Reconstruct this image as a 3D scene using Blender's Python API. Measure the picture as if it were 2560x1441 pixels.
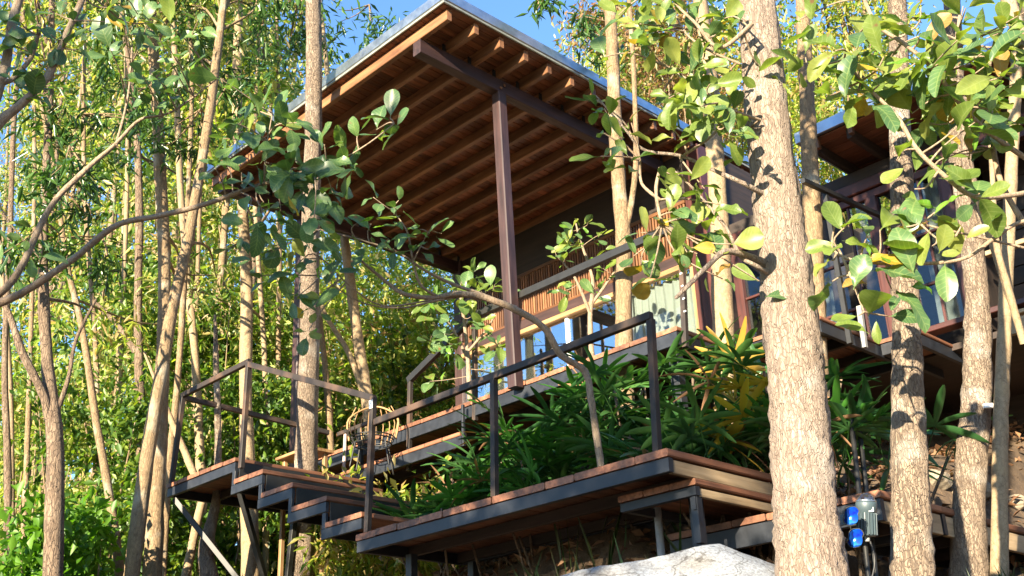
import bpy, math, random
import numpy as np
from mathutils import Matrix, Vector, Quaternion
for o in list(bpy.data.objects): bpy.data.objects.remove(o)
random.seed(7); RNG = np.random.default_rng(11)
SC = bpy.context.scene; COL = SC.collection
rad = math.radians

# ------------------------------------------------------------------ camera, sky, sun, exposure
YAW, PITCH, ROLL, FPX = rad(45.296), rad(23.397), rad(-2.350), 2818.63
fwd = np.array([math.cos(YAW)*math.cos(PITCH), math.sin(YAW)*math.cos(PITCH), math.sin(PITCH)])
_r = np.array([math.sin(YAW), -math.cos(YAW), 0.0]); _u = np.cross(_r, fwd)
rgt = _r*math.cos(ROLL)+_u*math.sin(ROLL); upv = -_r*math.sin(ROLL)+_u*math.cos(ROLL)
cam_d = bpy.data.cameras.new('camera'); cam = bpy.data.objects.new('camera', cam_d); COL.objects.link(cam)
cam.matrix_world = Matrix(((rgt[0], upv[0], -fwd[0], 0), (rgt[1], upv[1], -fwd[1], 0), (rgt[2], upv[2], -fwd[2], 0), (0, 0, 0, 1)))
cam_d.sensor_width = 36; cam_d.lens = FPX/2560*36; cam_d.clip_end = 2000; cam_d.clip_start = 0.05
SC.camera = cam
SUN_DIR = Vector((-1.0, -0.30, 0.27)).normalized()          # towards the sun: low, from the left behind the camera
SUN_EL = math.asin(SUN_DIR.z); SUN_AZ = math.atan2(SUN_DIR.x, SUN_DIR.y)
world = bpy.data.worlds.new('World'); SC.world = world; world.use_nodes = True
wn = world.node_tree; sky = wn.nodes.new('ShaderNodeTexSky'); sky.sky_type = 'NISHITA'; sky.sun_disc = False
sky.sun_elevation = SUN_EL; sky.sun_rotation = SUN_AZ; sky.air_density = 1.0; sky.dust_density = 0.15; sky.ozone_density = 4.5
wn.nodes['Background'].inputs[1].default_value = 0.10
wn.links.new(sky.outputs[0], wn.nodes['Background'].inputs[0])
sd = bpy.data.lights.new('sun', 'SUN'); sd.energy = 5.0; sd.angle = rad(0.5); sd.color = (1.0, 0.86, 0.63)
sun = bpy.data.objects.new('sun', sd); COL.objects.link(sun); sun.rotation_euler = SUN_DIR.to_track_quat('Z', 'Y').to_euler()
SC.view_settings.view_transform = 'Standard'; SC.view_settings.look = 'None'
SC.view_settings.gamma = 1.0; SC.view_settings.exposure = 2.25
SC.render.engine = 'CYCLES'
try:
    SC.cycles.max_bounces = 7; SC.cycles.diffuse_bounces = 4; SC.cycles.transmission_bounces = 4; SC.cycles.glossy_bounces = 3
except Exception: pass

# ------------------------------------------------------------------ helpers
HF = np.array([math.cos(YAW), math.sin(YAW), 0.0])
def ray(x, y): return rgt*((x-1280)/FPX) - upv*((y-720.5)/FPX) + fwd
def at(x, y, dist):                      # point seen at a photo pixel, at a ground distance from the viewer
    r = ray(x, y); return r*(dist/(r @ HF))
def ground_z(x, y):
    def ss(a, b, v):
        t = np.clip((v-a)/(b-a), 0, 1); return t*t*(3-2*t)
    x = np.asarray(x, float); y = np.asarray(y, float)
    z = -1.6+0.33*x-0.05*y + 1.0*ss(6.2, 7.3, x)*ss(4.4, 5.0, y)*(1-ss(9, 11, y)) + .42*ss(6.5, 7.4, x)*ss(5.6, 6.2, y)*(1-ss(8.9, 10.2, y))
    z = z-0.10*np.clip(y-9, 0, 40)+0.15*np.clip(x-13, 0, 30) + .07*np.sin(x*1.7+y*.6)+.06*np.sin(y*2.1-x*.8)
    return z

def clear_of_house(P):
    P = np.asarray(P); inside = (P[:, 0] > 5.6) & (P[:, 0] < 16) & (P[:, 1] > -2) & (P[:, 1] < 13.3) & (P[:, 2] < 8.3)
    return P[~inside]
W = {}
def reg(o, parent, M):
    COL.objects.link(o); W[o] = M
    if parent is not None:
        o.parent = parent; o.matrix_basis = W[parent].inverted() @ M
    else: o.matrix_basis = M
    return o
def tag(o, label=None, cat=None, group=None, kind=None):
    if label: o['label'] = label
    if cat: o['category'] = cat
    if group: o['group'] = group
    if kind: o['kind'] = kind
    return o
def thing(name, loc, label, cat, group=None):
    o = bpy.data.objects.new(name, None); o.empty_display_size = .2
    reg(o, None, Matrix.Translation(Vector(loc))); return tag(o, label, cat, group)
def mesh_np(name, V, Fq, mat, smooth=False):
    V = np.asarray(V, dtype=np.float32); me = bpy.data.meshes.new(name)
    if isinstance(Fq, np.ndarray):
        n, k = Fq.shape
        me.vertices.add(len(V)); me.vertices.foreach_set('co', V.ravel())
        me.loops.add(n*k); me.loops.foreach_set('vertex_index', Fq.astype(np.int32).ravel())
        me.polygons.add(n); me.polygons.foreach_set('loop_start', np.arange(0, n*k, k, dtype=np.int32))
        try: me.polygons.foreach_set('loop_total', np.full(n, k, dtype=np.int32))
        except Exception: pass
        me.update(calc_edges=True)
    else:
        me.from_pydata([tuple(v) for v in V], [], Fq); me.update()
    if smooth: me.polygons.foreach_set('use_smooth', np.ones(len(me.polygons), dtype=bool))
    if mat is not None: me.materials.append(mat)
    return me
def obj(name, me, parent=None, M=None):
    return reg(bpy.data.objects.new(name, me), parent, M if M is not None else (W[parent].copy() if parent is not None else Matrix.Identity(4)))
def wobj(name, V, Fq, mat, parent=None, smooth=False):       # mesh given in world coordinates
    o_ = np.zeros(3) if parent is None else np.array(W[parent].translation)
    return obj(name, mesh_np(name, np.asarray(V)-o_, Fq, mat, smooth), parent, Matrix.Translation(Vector(o_)))
_bars = {}
def bar_mesh(L, w, h, ch, mat):
    k = (round(L, 3), round(w, 3), round(h, 3), round(ch, 4), mat.name)
    if k in _bars: return _bars[k]
    a, b = w/2, h/2
    sec = [(-a+ch, -b), (a-ch, -b), (a, -b+ch), (a, b-ch), (a-ch, b), (-a+ch, b), (-a, b-ch), (-a, -b+ch)] if ch > 0 else [(-a, -b), (a, -b), (a, b), (-a, b)]
    n = len(sec); V = [(0, y, z) for y, z in sec]+[(L, y, z) for y, z in sec]
    F = [tuple(range(n-1, -1, -1)), tuple(range(n, 2*n))]+[(i, (i+1) % n, n+(i+1) % n, n+i) for i in range(n)]
    _bars[k] = mesh_np('bar', V, F, mat); return _bars[k]
def bar(name, p0, p1, w, h, mat, parent=None, ch=.004, up=(0, 0, 1)):
    p0 = Vector(p0); p1 = Vector(p1); d = p1-p0; L = d.length; d.normalize(); u = Vector(up)
    if abs(d.dot(u)) > .98: u = Vector((1, 0, 0))
    y = u.cross(d).normalized(); z = d.cross(y)
    M = Matrix((( d.x, y.x, z.x, p0.x), (d.y, y.y, z.y, p0.y), (d.z, y.z, z.z, p0.z), (0, 0, 0, 1)))
    return obj(name, bar_mesh(L, w, h, ch, mat), parent, M)
def box(name, lo, hi, mat, parent=None, ch=.004, axis=None):
    lo = np.array(lo, float); hi = np.array(hi, float); s = hi-lo; c = (lo+hi)/2
    ax = int(np.argmax(s)) if axis is None else axis
    p0 = c.copy(); p1 = c.copy(); p0[ax] = lo[ax]; p1[ax] = hi[ax]
    if ax == 0: return bar(name, p0, p1, s[1], s[2], mat, parent, ch)
    if ax == 1: return bar(name, p0, p1, s[0], s[2], mat, parent, ch)
    return bar(name, p0, p1, s[1], s[0], mat, parent, ch)
def spline(P, n):
    P = np.asarray(P, float); m = len(P)
    if m == 2: t = np.linspace(0, 1, n)[:, None]; return P[0]*(1-t)+P[1]*t
    out = []; t = np.linspace(0, m-1-1e-6, n)
    for s in t:
        i = int(s); f = s-i; p0 = P[max(i-1, 0)]; p1 = P[i]; p2 = P[i+1]; p3 = P[min(i+2, m-1)]
        out.append(.5*((2*p1)+(-p0+p2)*f+(2*p0-5*p1+4*p2-p3)*f*f+(-p0+3*p1-3*p2+p3)*f**3))
    return np.array(out)
def tube_data(P, R, seg=8, rough=0.0, rng=RNG):
    P = np.asarray(P, float); n = len(P); R = np.asarray(R, float)
    T = np.gradient(P, axis=0); T /= np.linalg.norm(T, axis=1)[:, None]+1e-9
    ref = np.array([.31, .57, .22]) if abs(T[0][2]) > .7 else np.array([0, 0, 1.0])
    V = np.zeros((n*seg+1, 3)); ang = np.linspace(0, 2*np.pi, seg, endpoint=False)
    nz = rng.normal(0, 1, (n, seg))
    if rough > 0:
        nz = (nz+np.roll(nz, 1, 0)+np.roll(nz, 1, 1))/1.8
    u0 = ref
    for i in range(n):
        u = u0-T[i]*(u0 @ T[i]); u /= np.linalg.norm(u)+1e-9; v = np.cross(T[i], u); u0 = u
        r = R[i]*(1+rough*nz[i])
        V[i*seg:(i+1)*seg] = P[i]+np.outer(np.cos(ang)*r, u)+np.outer(np.sin(ang)*r, v)
    V[-1] = P[-1]+T[-1]*R[-1]
    j = np.arange(seg); jn = (j+1) % seg; F = []
    for i in range(n-1):
        F.append(np.stack([i*seg+j, i*seg+jn, (i+1)*seg+jn, (i+1)*seg+j], 1))
    F = np.concatenate(F); b = (n-1)*seg
    cap = np.stack([b+j, b+jn, np.full(seg, len(V)-1), np.full(seg, len(V)-1)], 1)
    return V, F, cap[:, :3]
def tubes(name, lst, mat, parent, seg=8, rough=0.0):          # several tubes that are one part (twigs of one branch)
    VV = []; FF = []; o_ = 0
    for P, R in lst:
        V, F, cap = tube_data(P, R, seg, rough)
        VV.append(V); FF += [tuple(f+o_) for f in F.tolist() and F]+[tuple(f+o_) for f in cap]; o_ += len(V)
    FF = [tuple(int(i) for i in f) for f in FF]
    return wobj(name, np.concatenate(VV), FF, mat, parent, smooth=True)
def lathe(name, prof, mat, parent, M, seg=24, smooth=True):
    V = []; F = []; n = len(prof)
    for r, z in prof:
        for j in range(seg):
            a = 2*math.pi*j/seg; V.append((r*math.cos(a), r*math.sin(a), z))
    for i in range(n-1):
        for j in range(seg): F.append((i*seg+j, i*seg+(j+1) % seg, (i+1)*seg+(j+1) % seg, (i+1)*seg+j))
    F.append(tuple(range(seg-1, -1, -1))); F.append(tuple(range((n-1)*seg, n*seg)))
    return obj(name, mesh_np(name, V, F, mat, smooth), parent, M)

# ------------------------------------------------------------------ materials
def mat_base(name):
    m = bpy.data.materials.new(name); m.use_nodes = True; t = m.node_tree
    return m, t, t.nodes['Principled BSDF']
def N(t, typ, **kw):
    n = t.nodes.new(typ)
    for k, v in kw.items():
        if k in n.inputs: n.inputs[k].default_value = v
        else: setattr(n, k, v)
    return n
def ramp(t, stops):
    r = t.nodes.new('ShaderNodeValToRGB'); e = r.color_ramp.elements
    while len(e) > 1: e.remove(e[0])
    e[0].position = stops[0][0]; e[0].color = (*stops[0][1], 1)
    for p, c in stops[1:]:
        q = e.new(p); q.color = (*c, 1)
    return r
def coords(t, scale, obj_space=True):
    tc = N(t, 'ShaderNodeTexCoord'); mp = N(t, 'ShaderNodeMapping'); mp.inputs['Scale'].default_value = scale
    t.links.new(tc.outputs['Object'], mp.inputs[0]); return mp
def bump(t, src, bs, strength, dist=.02):
    b = N(t, 'ShaderNodeBump'); b.inputs['Strength'].default_value = strength; b.inputs['Distance'].default_value = dist
    t.links.new(src, b.inputs['Height']); t.links.new(b.outputs[0], bs.inputs['Normal']); return b
def wood(name, dark, mid, light, rough=.6, grain=(1.2, 22, 22), bumpk=.35, knots=False, vary=.35):
    m, t, bs = mat_base(name); L = t.links.new
    oi = N(t, 'ShaderNodeObjectInfo'); tc = N(t, 'ShaderNodeTexCoord')
    off = N(t, 'ShaderNodeVectorMath', operation='SCALE'); off.inputs[0].default_value = (7.3, 3.1, 5.7); L(oi.outputs['Random'], off.inputs['Scale'])
    add = N(t, 'ShaderNodeVectorMath', operation='ADD'); L(tc.outputs['Object'], add.inputs[0]); L(off.outputs[0], add.inputs[1])
    mp = N(t, 'ShaderNodeMapping'); mp.inputs['Scale'].default_value = grain; L(add.outputs[0], mp.inputs[0])
    n1 = N(t, 'ShaderNodeTexNoise', Scale=1.0, Detail=6.0, Roughness=.65); L(mp.outputs[0], n1.inputs['Vector'])
    n2 = N(t, 'ShaderNodeTexNoise', Scale=1.7, Detail=3.0); L(add.outputs[0], n2.inputs['Vector'])
    rp = ramp(t, [(.28, dark), (.5, mid), (.74, light)]); L(n1.outputs[0], rp.inputs[0])
    hsv = N(t, 'ShaderNodeHueSaturation'); mr = N(t, 'ShaderNodeMapRange'); mr.inputs[3].default_value = 1-vary; mr.inputs[4].default_value = 1+vary
    L(oi.outputs['Random'], mr.inputs[0]); L(mr.outputs[0], hsv.inputs['Value']); L(rp.outputs[0], hsv.inputs['Color'])
    mx = N(t, 'ShaderNodeMix', data_type='RGBA', blend_type='MULTIPLY'); mx.inputs[0].default_value = .55
    r2 = ramp(t, [(.35, (.45, .42, .4)), (.6, (1, 1, 1))]); L(n2.outputs[0], r2.inputs[0]); L(hsv.outputs[0], mx.inputs[6]); L(r2.outputs[0], mx.inputs[7])
    src = mx.outputs[2]
    if knots:
        vo = N(t, 'ShaderNodeTexVoronoi', Scale=2.2); mk = N(t, 'ShaderNodeMapping'); mk.inputs['Scale'].default_value = (1, 2.2, 2.2)
        L(add.outputs[0], mk.inputs[0]); L(mk.outputs[0], vo.inputs['Vector'])
        rk = ramp(t, [(.05, (.12, .09, .08)), (.10, (1, 1, 1))]); L(vo.outputs['Distance'], rk.inputs[0])
        m2 = N(t, 'ShaderNodeMix', data_type='RGBA', blend_type='MULTIPLY'); m2.inputs[0].default_value = .85
        L(src, m2.inputs[6]); L(rk.outputs[0], m2.inputs[7]); src = m2.outputs[2]
    L(src, bs.inputs['Base Color']); bs.inputs['Roughness'].default_value = rough
    bump(t, n1.outputs[0], bs, bumpk, .006); return m
def steel(name, c0, c1, rough=.42, metal=.0, rust=None):
    m, t, bs = mat_base(name); L = t.links.new; mp = coords(t, (1, 1, 1))
    n1 = N(t, 'ShaderNodeTexNoise', Scale=9.0, Detail=8.0, Roughness=.7); L(mp.outputs[0], n1.inputs['Vector'])
    n2 = N(t, 'ShaderNodeTexNoise', Scale=2.3, Detail=4.0); L(mp.outputs[0], n2.inputs['Vector'])
    rp = ramp(t, [(.3, c0), (.7, c1)]); L(n1.outputs[0], rp.inputs[0]); src = rp.outputs[0]
    if rust:
        rr = ramp(t, [(.48, (0, 0, 0)), (.62, (1, 1, 1))]); L(n2.outputs[0], rr.inputs[0])
        mx = N(t, 'ShaderNodeMix', data_type='RGBA'); L(rr.outputs[0], mx.inputs[0]); L(src, mx.inputs[6]); mx.inputs[7].default_value = (*rust, 1); src = mx.outputs[2]
    L(src, bs.inputs['Base Color']); bs.inputs['Metallic'].default_value = metal
    rq = N(t, 'ShaderNodeMapRange'); rq.inputs[3].default_value = rough-.1; rq.inputs[4].default_value = rough+.2; L(n1.outputs[0], rq.inputs[0]); L(rq.outputs[0], bs.inputs['Roughness'])
    bump(t, n1.outputs[0], bs, .12, .004); return m
def plain(name, c, rough=.6, metal=0.0, spec=.5):
    m, t, bs = mat_base(name); mp = coords(t, (1, 1, 1)); n1 = N(t, 'ShaderNodeTexNoise', Scale=14.0, Detail=5.0); t.links.new(mp.outputs[0], n1.inputs['Vector'])
    rp = ramp(t, [(.3, tuple(v*.75 for v in c)), (.7, tuple(min(1, v*1.2) for v in c))]); t.links.new(n1.outputs[0], rp.inputs[0]); t.links.new(rp.outputs[0], bs.inputs['Base Color'])
    bs.inputs['Roughness'].default_value = rough; bs.inputs['Metallic'].default_value = metal; return m
def bark(name, dark, mid, light, vs=(16, 16, 5), crack=.5, patch=None, bstr=.8, lich=.5):
    m, t, bs = mat_base(name); L = t.links.new
    tc = N(t, 'ShaderNodeTexCoord'); nw = N(t, 'ShaderNodeTexNoise', Scale=9.0, Detail=3.0); L(tc.outputs['Object'], nw.inputs['Vector'])
    ad = N(t, 'ShaderNodeVectorMath', operation='MULTIPLY_ADD'); L(nw.outputs['Color'], ad.inputs[0]); ad.inputs[1].default_value = (.06, .06, .06); L(tc.outputs['Object'], ad.inputs[2])
    mp = N(t, 'ShaderNodeMapping'); mp.inputs['Scale'].default_value = vs; L(ad.outputs[0], mp.inputs[0])
    vo = N(t, 'ShaderNodeTexVoronoi', feature='DISTANCE_TO_EDGE', Scale=1.6); L(mp.outputs[0], vo.inputs['Vector'])
    n1 = N(t, 'ShaderNodeTexNoise', Scale=2.0, Detail=8.0, Roughness=.7); L(mp.outputs[0], n1.inputs['Vector'])
    n2 = N(t, 'ShaderNodeTexNoise', Scale=3.5, Detail=4.0); L(tc.outputs['Object'], n2.inputs['Vector'])
    mr = N(t, 'ShaderNodeMapping'); mr.inputs['Scale'].default_value = (vs[0]*1.5, vs[1]*1.5, vs[2]*.55); L(ad.outputs[0], mr.inputs[0])
    n3 = N(t, 'ShaderNodeTexNoise', Scale=1.0, Detail=9.0, Roughness=.68, Distortion=.35); L(mr.outputs[0], n3.inputs['Vector'])
    rp = ramp(t, [(.3, mid), (.65, light)]); L(n1.outputs[0], rp.inputs[0])
    rc = ramp(t, [(.0, (0, 0, 0)), (.02+.10*crack, (1, 1, 1))]); L(vo.outputs['Distance'], rc.inputs[0])
    rd = ramp(t, [(.36, (0, 0, 0)), (.50, (1, 1, 1))]); L(n3.outputs[0], rd.inputs[0])
    c1 = N(t, 'ShaderNodeMath', operation='MULTIPLY_ADD'); L(rc.outputs[0], c1.inputs[0]); c1.inputs[1].default_value = .70; c1.inputs[2].default_value = .30
    c2 = N(t, 'ShaderNodeMath', operation='MULTIPLY_ADD'); L(rd.outputs[0], c2.inputs[0]); c2.inputs[1].default_value = min(.6, .2+crack*.5); c2.inputs[2].default_value = 1-min(.6, .2+crack*.5)
    c3 = N(t, 'ShaderNodeMath', operation='MULTIPLY'); L(c1.outputs[0], c3.inputs[0]); L(c2.outputs[0], c3.inputs[1]); rc = c3
    mx = N(t, 'ShaderNodeMix', data_type='RGBA'); mx.inputs[6].default_value = (*dark, 1); L(rc.outputs[0], mx.inputs[0]); L(rp.outputs[0], mx.inputs[7])
    src = mx.outputs[2]
    if patch:
        rq = ramp(t, [(.55, (0, 0, 0)), (.66, (1, 1, 1))]); L(n2.outputs[0], rq.inputs[0])
        mz = N(t, 'ShaderNodeMath', operation='MULTIPLY'); mz.inputs[1].default_value = lich; L(rq.outputs[0], mz.inputs[0])
        m2 = N(t, 'ShaderNodeMix', data_type='RGBA'); L(mz.outputs[0], m2.inputs[0]); L(src, m2.inputs[6]); m2.inputs[7].default_value = (*patch, 1); src = m2.outputs[2]
    L(src, bs.inputs['Base Color']); bs.inputs['Roughness'].default_value = .85
    hm = N(t, 'ShaderNodeMath', operation='MULTIPLY_ADD'); L(rc.outputs[0], hm.inputs[0]); hm.inputs[1].default_value = 1.6; L(n3.outputs[0], hm.inputs[2])
    bump(t, hm.outputs[0], bs, bstr, .03); return m
def leafmat(name, cols, trans=.4, rough=.45, per='island', veins=False, tcol=1.6):
    m, t, bs = mat_base(name); L = t.links.new
    if per == 'island': rnd = N(t, 'ShaderNodeNewGeometry').outputs['Random Per Island']
    else: rnd = N(t, 'ShaderNodeObjectInfo').outputs['Random']
    rp = ramp(t, [(i/max(1, len(cols)-1), c) for i, c in enumerate(cols)]); L(rnd, rp.inputs[0]); src = rp.outputs[0]
    if veins:
        tc = N(t, 'ShaderNodeTexCoord'); sp = N(t, 'ShaderNodeSeparateXYZ'); L(tc.outputs['Object'], sp.inputs[0])
        ab = N(t, 'ShaderNodeMath', operation='ABSOLUTE'); L(sp.outputs[0], ab.inputs[0])
        k = N(t, 'ShaderNodeMath', operation='MULTIPLY_ADD'); L(ab.outputs[0], k.inputs[0]); k.inputs[1].default_value = -.7; L(sp.outputs[1], k.inputs[2])
        s = N(t, 'ShaderNodeMath', operation='MULTIPLY'); L(k.outputs[0], s.inputs[0]); s.inputs[1].default_value = 9.0
        fr = N(t, 'ShaderNodeMath', operation='FRACT'); L(s.outputs[0], fr.inputs[0])
        pp = N(t, 'ShaderNodeMath', operation='PINGPONG'); L(fr.outputs[0], pp.inputs[0]); pp.inputs[1].default_value = .5
        ls = N(t, 'ShaderNodeMath', operation='LESS_THAN'); L(pp.outputs[0], ls.inputs[0]); ls.inputs[1].default_value = .07
        lm = N(t, 'ShaderNodeMath', operation='LESS_THAN'); L(ab.outputs[0], lm.inputs[0]); lm.inputs[1].default_value = .016
        mxx = N(t, 'ShaderNodeMath', operation='MAXIMUM'); L(ls.outputs[0], mxx.inputs[0]); L(lm.outputs[0], mxx.inputs[1])
        vm = N(t, 'ShaderNodeMath', operation='MULTIPLY'); L(mxx.outputs[0], vm.inputs[0]); vm.inputs[1].default_value = .30
        mv = N(t, 'ShaderNodeMix', data_type='RGBA'); L(vm.outputs[0], mv.inputs[0]); L(src, mv.inputs[6]); mv.inputs[7].default_value = (.30, .36, .14, 1); src = mv.outputs[2]
        ns = N(t, 'ShaderNodeTexNoise', Scale=3.0, Detail=4.0); L(tc.outputs['Object'], ns.inputs['Vector'])
        rn = ramp(t, [(.35, (.7, .75, .7)), (.65, (1.15, 1.1, 1))]); L(ns.outputs[0], rn.inputs[0])
        m3 = N(t, 'ShaderNodeMix', data_type='RGBA', blend_type='MULTIPLY'); m3.inputs[0].default_value = .8; L(src, m3.inputs[6]); L(rn.outputs[0], m3.inputs[7]); src = m3.outputs[2]
        oi2 = N(t, 'ShaderNodeObjectInfo'); ov = N(t, 'ShaderNodeVectorMath', operation='SCALE'); ov.inputs[0].default_value = (31, 17, 9); L(oi2.outputs['Random'], ov.inputs['Scale'])
        oa = N(t, 'ShaderNodeVectorMath', operation='ADD'); L(tc.outputs['Object'], oa.inputs[0]); L(ov.outputs[0], oa.inputs[1])
        nb = N(t, 'ShaderNodeTexNoise', Scale=2.6, Detail=5.0); L(oa.outputs[0], nb.inputs['Vector']); rb = ramp(t, [(.66, (0, 0, 0)), (.72, (1, 1, 1))]); L(nb.outputs[0], rb.inputs[0])
        m4 = N(t, 'ShaderNodeMix', data_type='RGBA'); L(rb.outputs[0], m4.inputs[0]); L(src, m4.inputs[6]); m4.inputs[7].default_value = (.17, .10, .045, 1); src = m4.outputs[2]
        bump(t, mxx.outputs[0], bs, .25, .01)
    L(src, bs.inputs['Base Color']); bs.inputs['Roughness'].default_value = rough
    tr = N(t, 'ShaderNodeBsdfTranslucent'); gm = N(t, 'ShaderNodeMix', data_type='RGBA', blend_type='MULTIPLY'); gm.inputs[0].default_value = 1.0
    L(src, gm.inputs[6]); gm.inputs[7].default_value = (1.5*tcol/1.6, 1.6*tcol/1.6, .5, 1); L(gm.outputs[2], tr.inputs[0])
    ms = N(t, 'ShaderNodeMixShader'); ms.inputs[0].default_value = trans; L(bs.outputs[0], ms.inputs[1]); L(tr.outputs[0], ms.inputs[2])
    L(ms.outputs[0], t.nodes['Material Output'].inputs[0]); return m

M_ceiling = wood('ceiling_wood', (.06, .021, .010), (.17, .060, .026), (.25, .092, .042), .6, (1.5, 16, 16), .4, knots=True)
M_rafter = wood('rafter_wood', (.08, .033, .014), (.185, .084, .036), (.27, .13, .058), .55, (1.5, 14, 14), .3, vary=.25)
M_beam = wood('stained_beam_wood', (.016, .008, .008), (.042, .021, .020), (.072, .037, .034), .5, (1.5, 18, 18), .3, vary=.15)
M_redwood = wood('red_stained_wood', (.024, .007, .006), (.06, .016, .012), (.09, .026, .018), .45, (1.5, 18, 18), .25, vary=.2)
M_deck = wood('deck_wood', (.085, .034, .019), (.21, .086, .044), (.31, .142, .078), .6, (1.2, 24, 24), .5, vary=.3)
M_joist = wood('weathered_joist_wood', (.18, .12, .065), (.36, .255, .145), (.47, .345, .21), .7, (1.2, 22, 22), .4, vary=.15)
M_bamboo = wood('bamboo_slat', (.07, .028, .012), (.17, .075, .032), (.25, .125, .058), .4, (1, 12, 12), .2, vary=.3)
M_trim = wood('pale_trim_wood', (.18, .09, .04), (.31, .18, .08), (.40, .25, .12), .5, (1.2, 20, 20), .2, vary=.12)
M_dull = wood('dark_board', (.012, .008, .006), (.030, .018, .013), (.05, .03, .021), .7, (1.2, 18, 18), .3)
M_steel = steel('black_steel', (.005, .006, .009), (.018, .022, .031), .46, 0.0)
M_rail = steel('rail_steel', (.010, .007, .006), (.028, .019, .015), .6, .0, rust=(.075, .042, .026))
M_zinc = steel('zinc_sheet', (.34, .40, .47), (.50, .56, .62), .30, .95)
M_drip = steel('grey_drip_edge', (.16, .17, .15), (.30, .31, .28), .5, .3)
M_grey = steel('grey_lamp_body', (.035, .055, .065), (.06, .085, .10), .4, 0.0)
M_white = plain('white_plastic', (.75, .75, .72), .5)
M_black = plain('black_wire', (.012, .012, .012), .5)
M_rattan = plain('rattan', (.30, .17, .07), .6)
M_pipe = plain('grey_pipe', (.22, .22, .22), .5); M_palepost = plain('pale_pink_post', (.36, .28, .25), .6)
def glassmat(name, mix, tint):
    m, t, bs = mat_base(name); L = t.links.new; g = N(t, 'ShaderNodeBsdfGlossy'); g.inputs['Roughness'].default_value = .01; g.inputs[0].default_value = (.95, .97, 1, 1)
    tr = N(t, 'ShaderNodeBsdfTransparent'); tr.inputs[0].default_value = (*tint, 1); fr = N(t, 'ShaderNodeLayerWeight'); fr.inputs[0].default_value = .5
    pw = N(t, 'ShaderNodeMath', operation='POWER'); L(fr.outputs['Facing'], pw.inputs[0]); pw.inputs[1].default_value = 4.0
    ma = N(t, 'ShaderNodeMath', operation='MULTIPLY_ADD'); L(pw.outputs[0], ma.inputs[0]); ma.inputs[1].default_value = 1.0; ma.inputs[2].default_value = mix
    ms = N(t, 'ShaderNodeMixShader'); L(ma.outputs[0], ms.inputs[0]); L(tr.outputs[0], ms.inputs[1]); L(g.outputs[0], ms.inputs[2]); L(ms.outputs[0], t.nodes['Material Output'].inputs[0]); return m
M_glass = glassmat('window_glass', .5, (.75, .8, .8)); M_glass2 = glassmat('dusty_window_glass', .04, (.7, .74, .74)); M_dome = glassmat('clear_dome', .12, (.9, .92, .92))
def curtainmat(name, c):
    m, t, bs = mat_base(name); bs.inputs['Base Color'].default_value = (*c, 1); bs.inputs['Roughness'].default_value = .9
    tr = N(t, 'ShaderNodeBsdfTranslucent'); tr.inputs[0].default_value = (*c, 1); ms = N(t, 'ShaderNodeMixShader'); ms.inputs[0].default_value = .3
    t.links.new(bs.outputs[0], ms.inputs[1]); t.links.new(tr.outputs[0], ms.inputs[2]); t.links.new(ms.outputs[0], t.nodes['Material Output'].inputs[0])
    w = N(t, 'ShaderNodeTexNoise', Scale=220.0); bump(t, w.outputs[0], bs, .1, .002); return m
M_curtain = curtainmat('cream_curtain', (.78, .76, .66)); M_curtain2 = curtainmat('grey_curtain', (.45, .47, .46))
M_lens, _t, _b = mat_base('blue_mirror_lens'); _b.inputs['Metallic'].default_value = .85; _b.inputs['Roughness'].default_value = .06
_n = N(_t, 'ShaderNodeTexNoise', Scale=22.0, Detail=2.0); _tc = N(_t, 'ShaderNodeTexCoord'); _t.links.new(_tc.outputs['Object'], _n.inputs['Vector'])
_rp = ramp(_t, [(.35, (.015, .02, .32)), (.55, (.01, .13, .55)), (.75, (.05, .012, .25))]); _t.links.new(_n.outputs[0], _rp.inputs[0]); _t.links.new(_rp.outputs[0], _b.inputs['Base Color'])
# bark kinds
B_main = bark('scaly_grey_bark', (.12, .078, .055), (.215, .158, .118), (.31, .245, .195), (42, 42, 10), .4, (.36, .32, .285), .7, .45)
B_mid = bark('ridged_brown_bark', (.075, .045, .03), (.19, .135, .092), (.29, .222, .16), (38, 38, 13), .45, (.42, .37, .31), .8, .6)
B_pale = bark('smooth_pale_bark', (.08, .05, .025), (.19, .13, .07), (.29, .215, .13), (18, 18, 14), .18, (.30, .22, .12), .3, .6)
B_thin = bark('lichen_bark', (.06, .036, .018), (.15, .098, .05), (.26, .18, .10), (26, 26, 10), .3, (.33, .29, .22), .5, .6)
B_dark = bark('brown_bark', (.045, .028, .018), (.125, .08, .05), (.205, .145, .095), (24, 24, 6), .5, (.30, .22, .15), .7, .3)
B_twig = bark('cashew_branch_bark', (.08, .05, .03), (.19, .135, .085), (.31, .235, .165), (30, 30, 12), .2, (.20, .12, .07), .4, .5)
# leaf kinds
L_narrow = leafmat('narrow_leaf', [(.04, .09, .018), (.075, .15, .026), (.12, .20, .035), (.20, .27, .05), (.28, .33, .08), (.44, .40, .19), (.50, .45, .26), (.38, .24, .15)], .5, .35)
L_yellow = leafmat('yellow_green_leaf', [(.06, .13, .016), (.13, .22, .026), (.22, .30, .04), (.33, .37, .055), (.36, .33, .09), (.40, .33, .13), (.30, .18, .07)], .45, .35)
L_sun = leafmat('sunny_yellow_leaf', [(.08, .17, .025), (.15, .24, .035), (.24, .33, .05), (.34, .40, .09), (.44, .42, .15), (.34, .22, .10)], .5, .4)  # yellow leaves, colour brightened to stand for the sun on them
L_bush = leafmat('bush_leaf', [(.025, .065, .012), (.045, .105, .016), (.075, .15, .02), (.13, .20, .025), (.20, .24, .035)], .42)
L_brown = leafmat('dry_leaf', [(.16, .08, .035), (.24, .13, .06), (.30, .19, .09), (.15, .15, .05)], .35)
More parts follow.
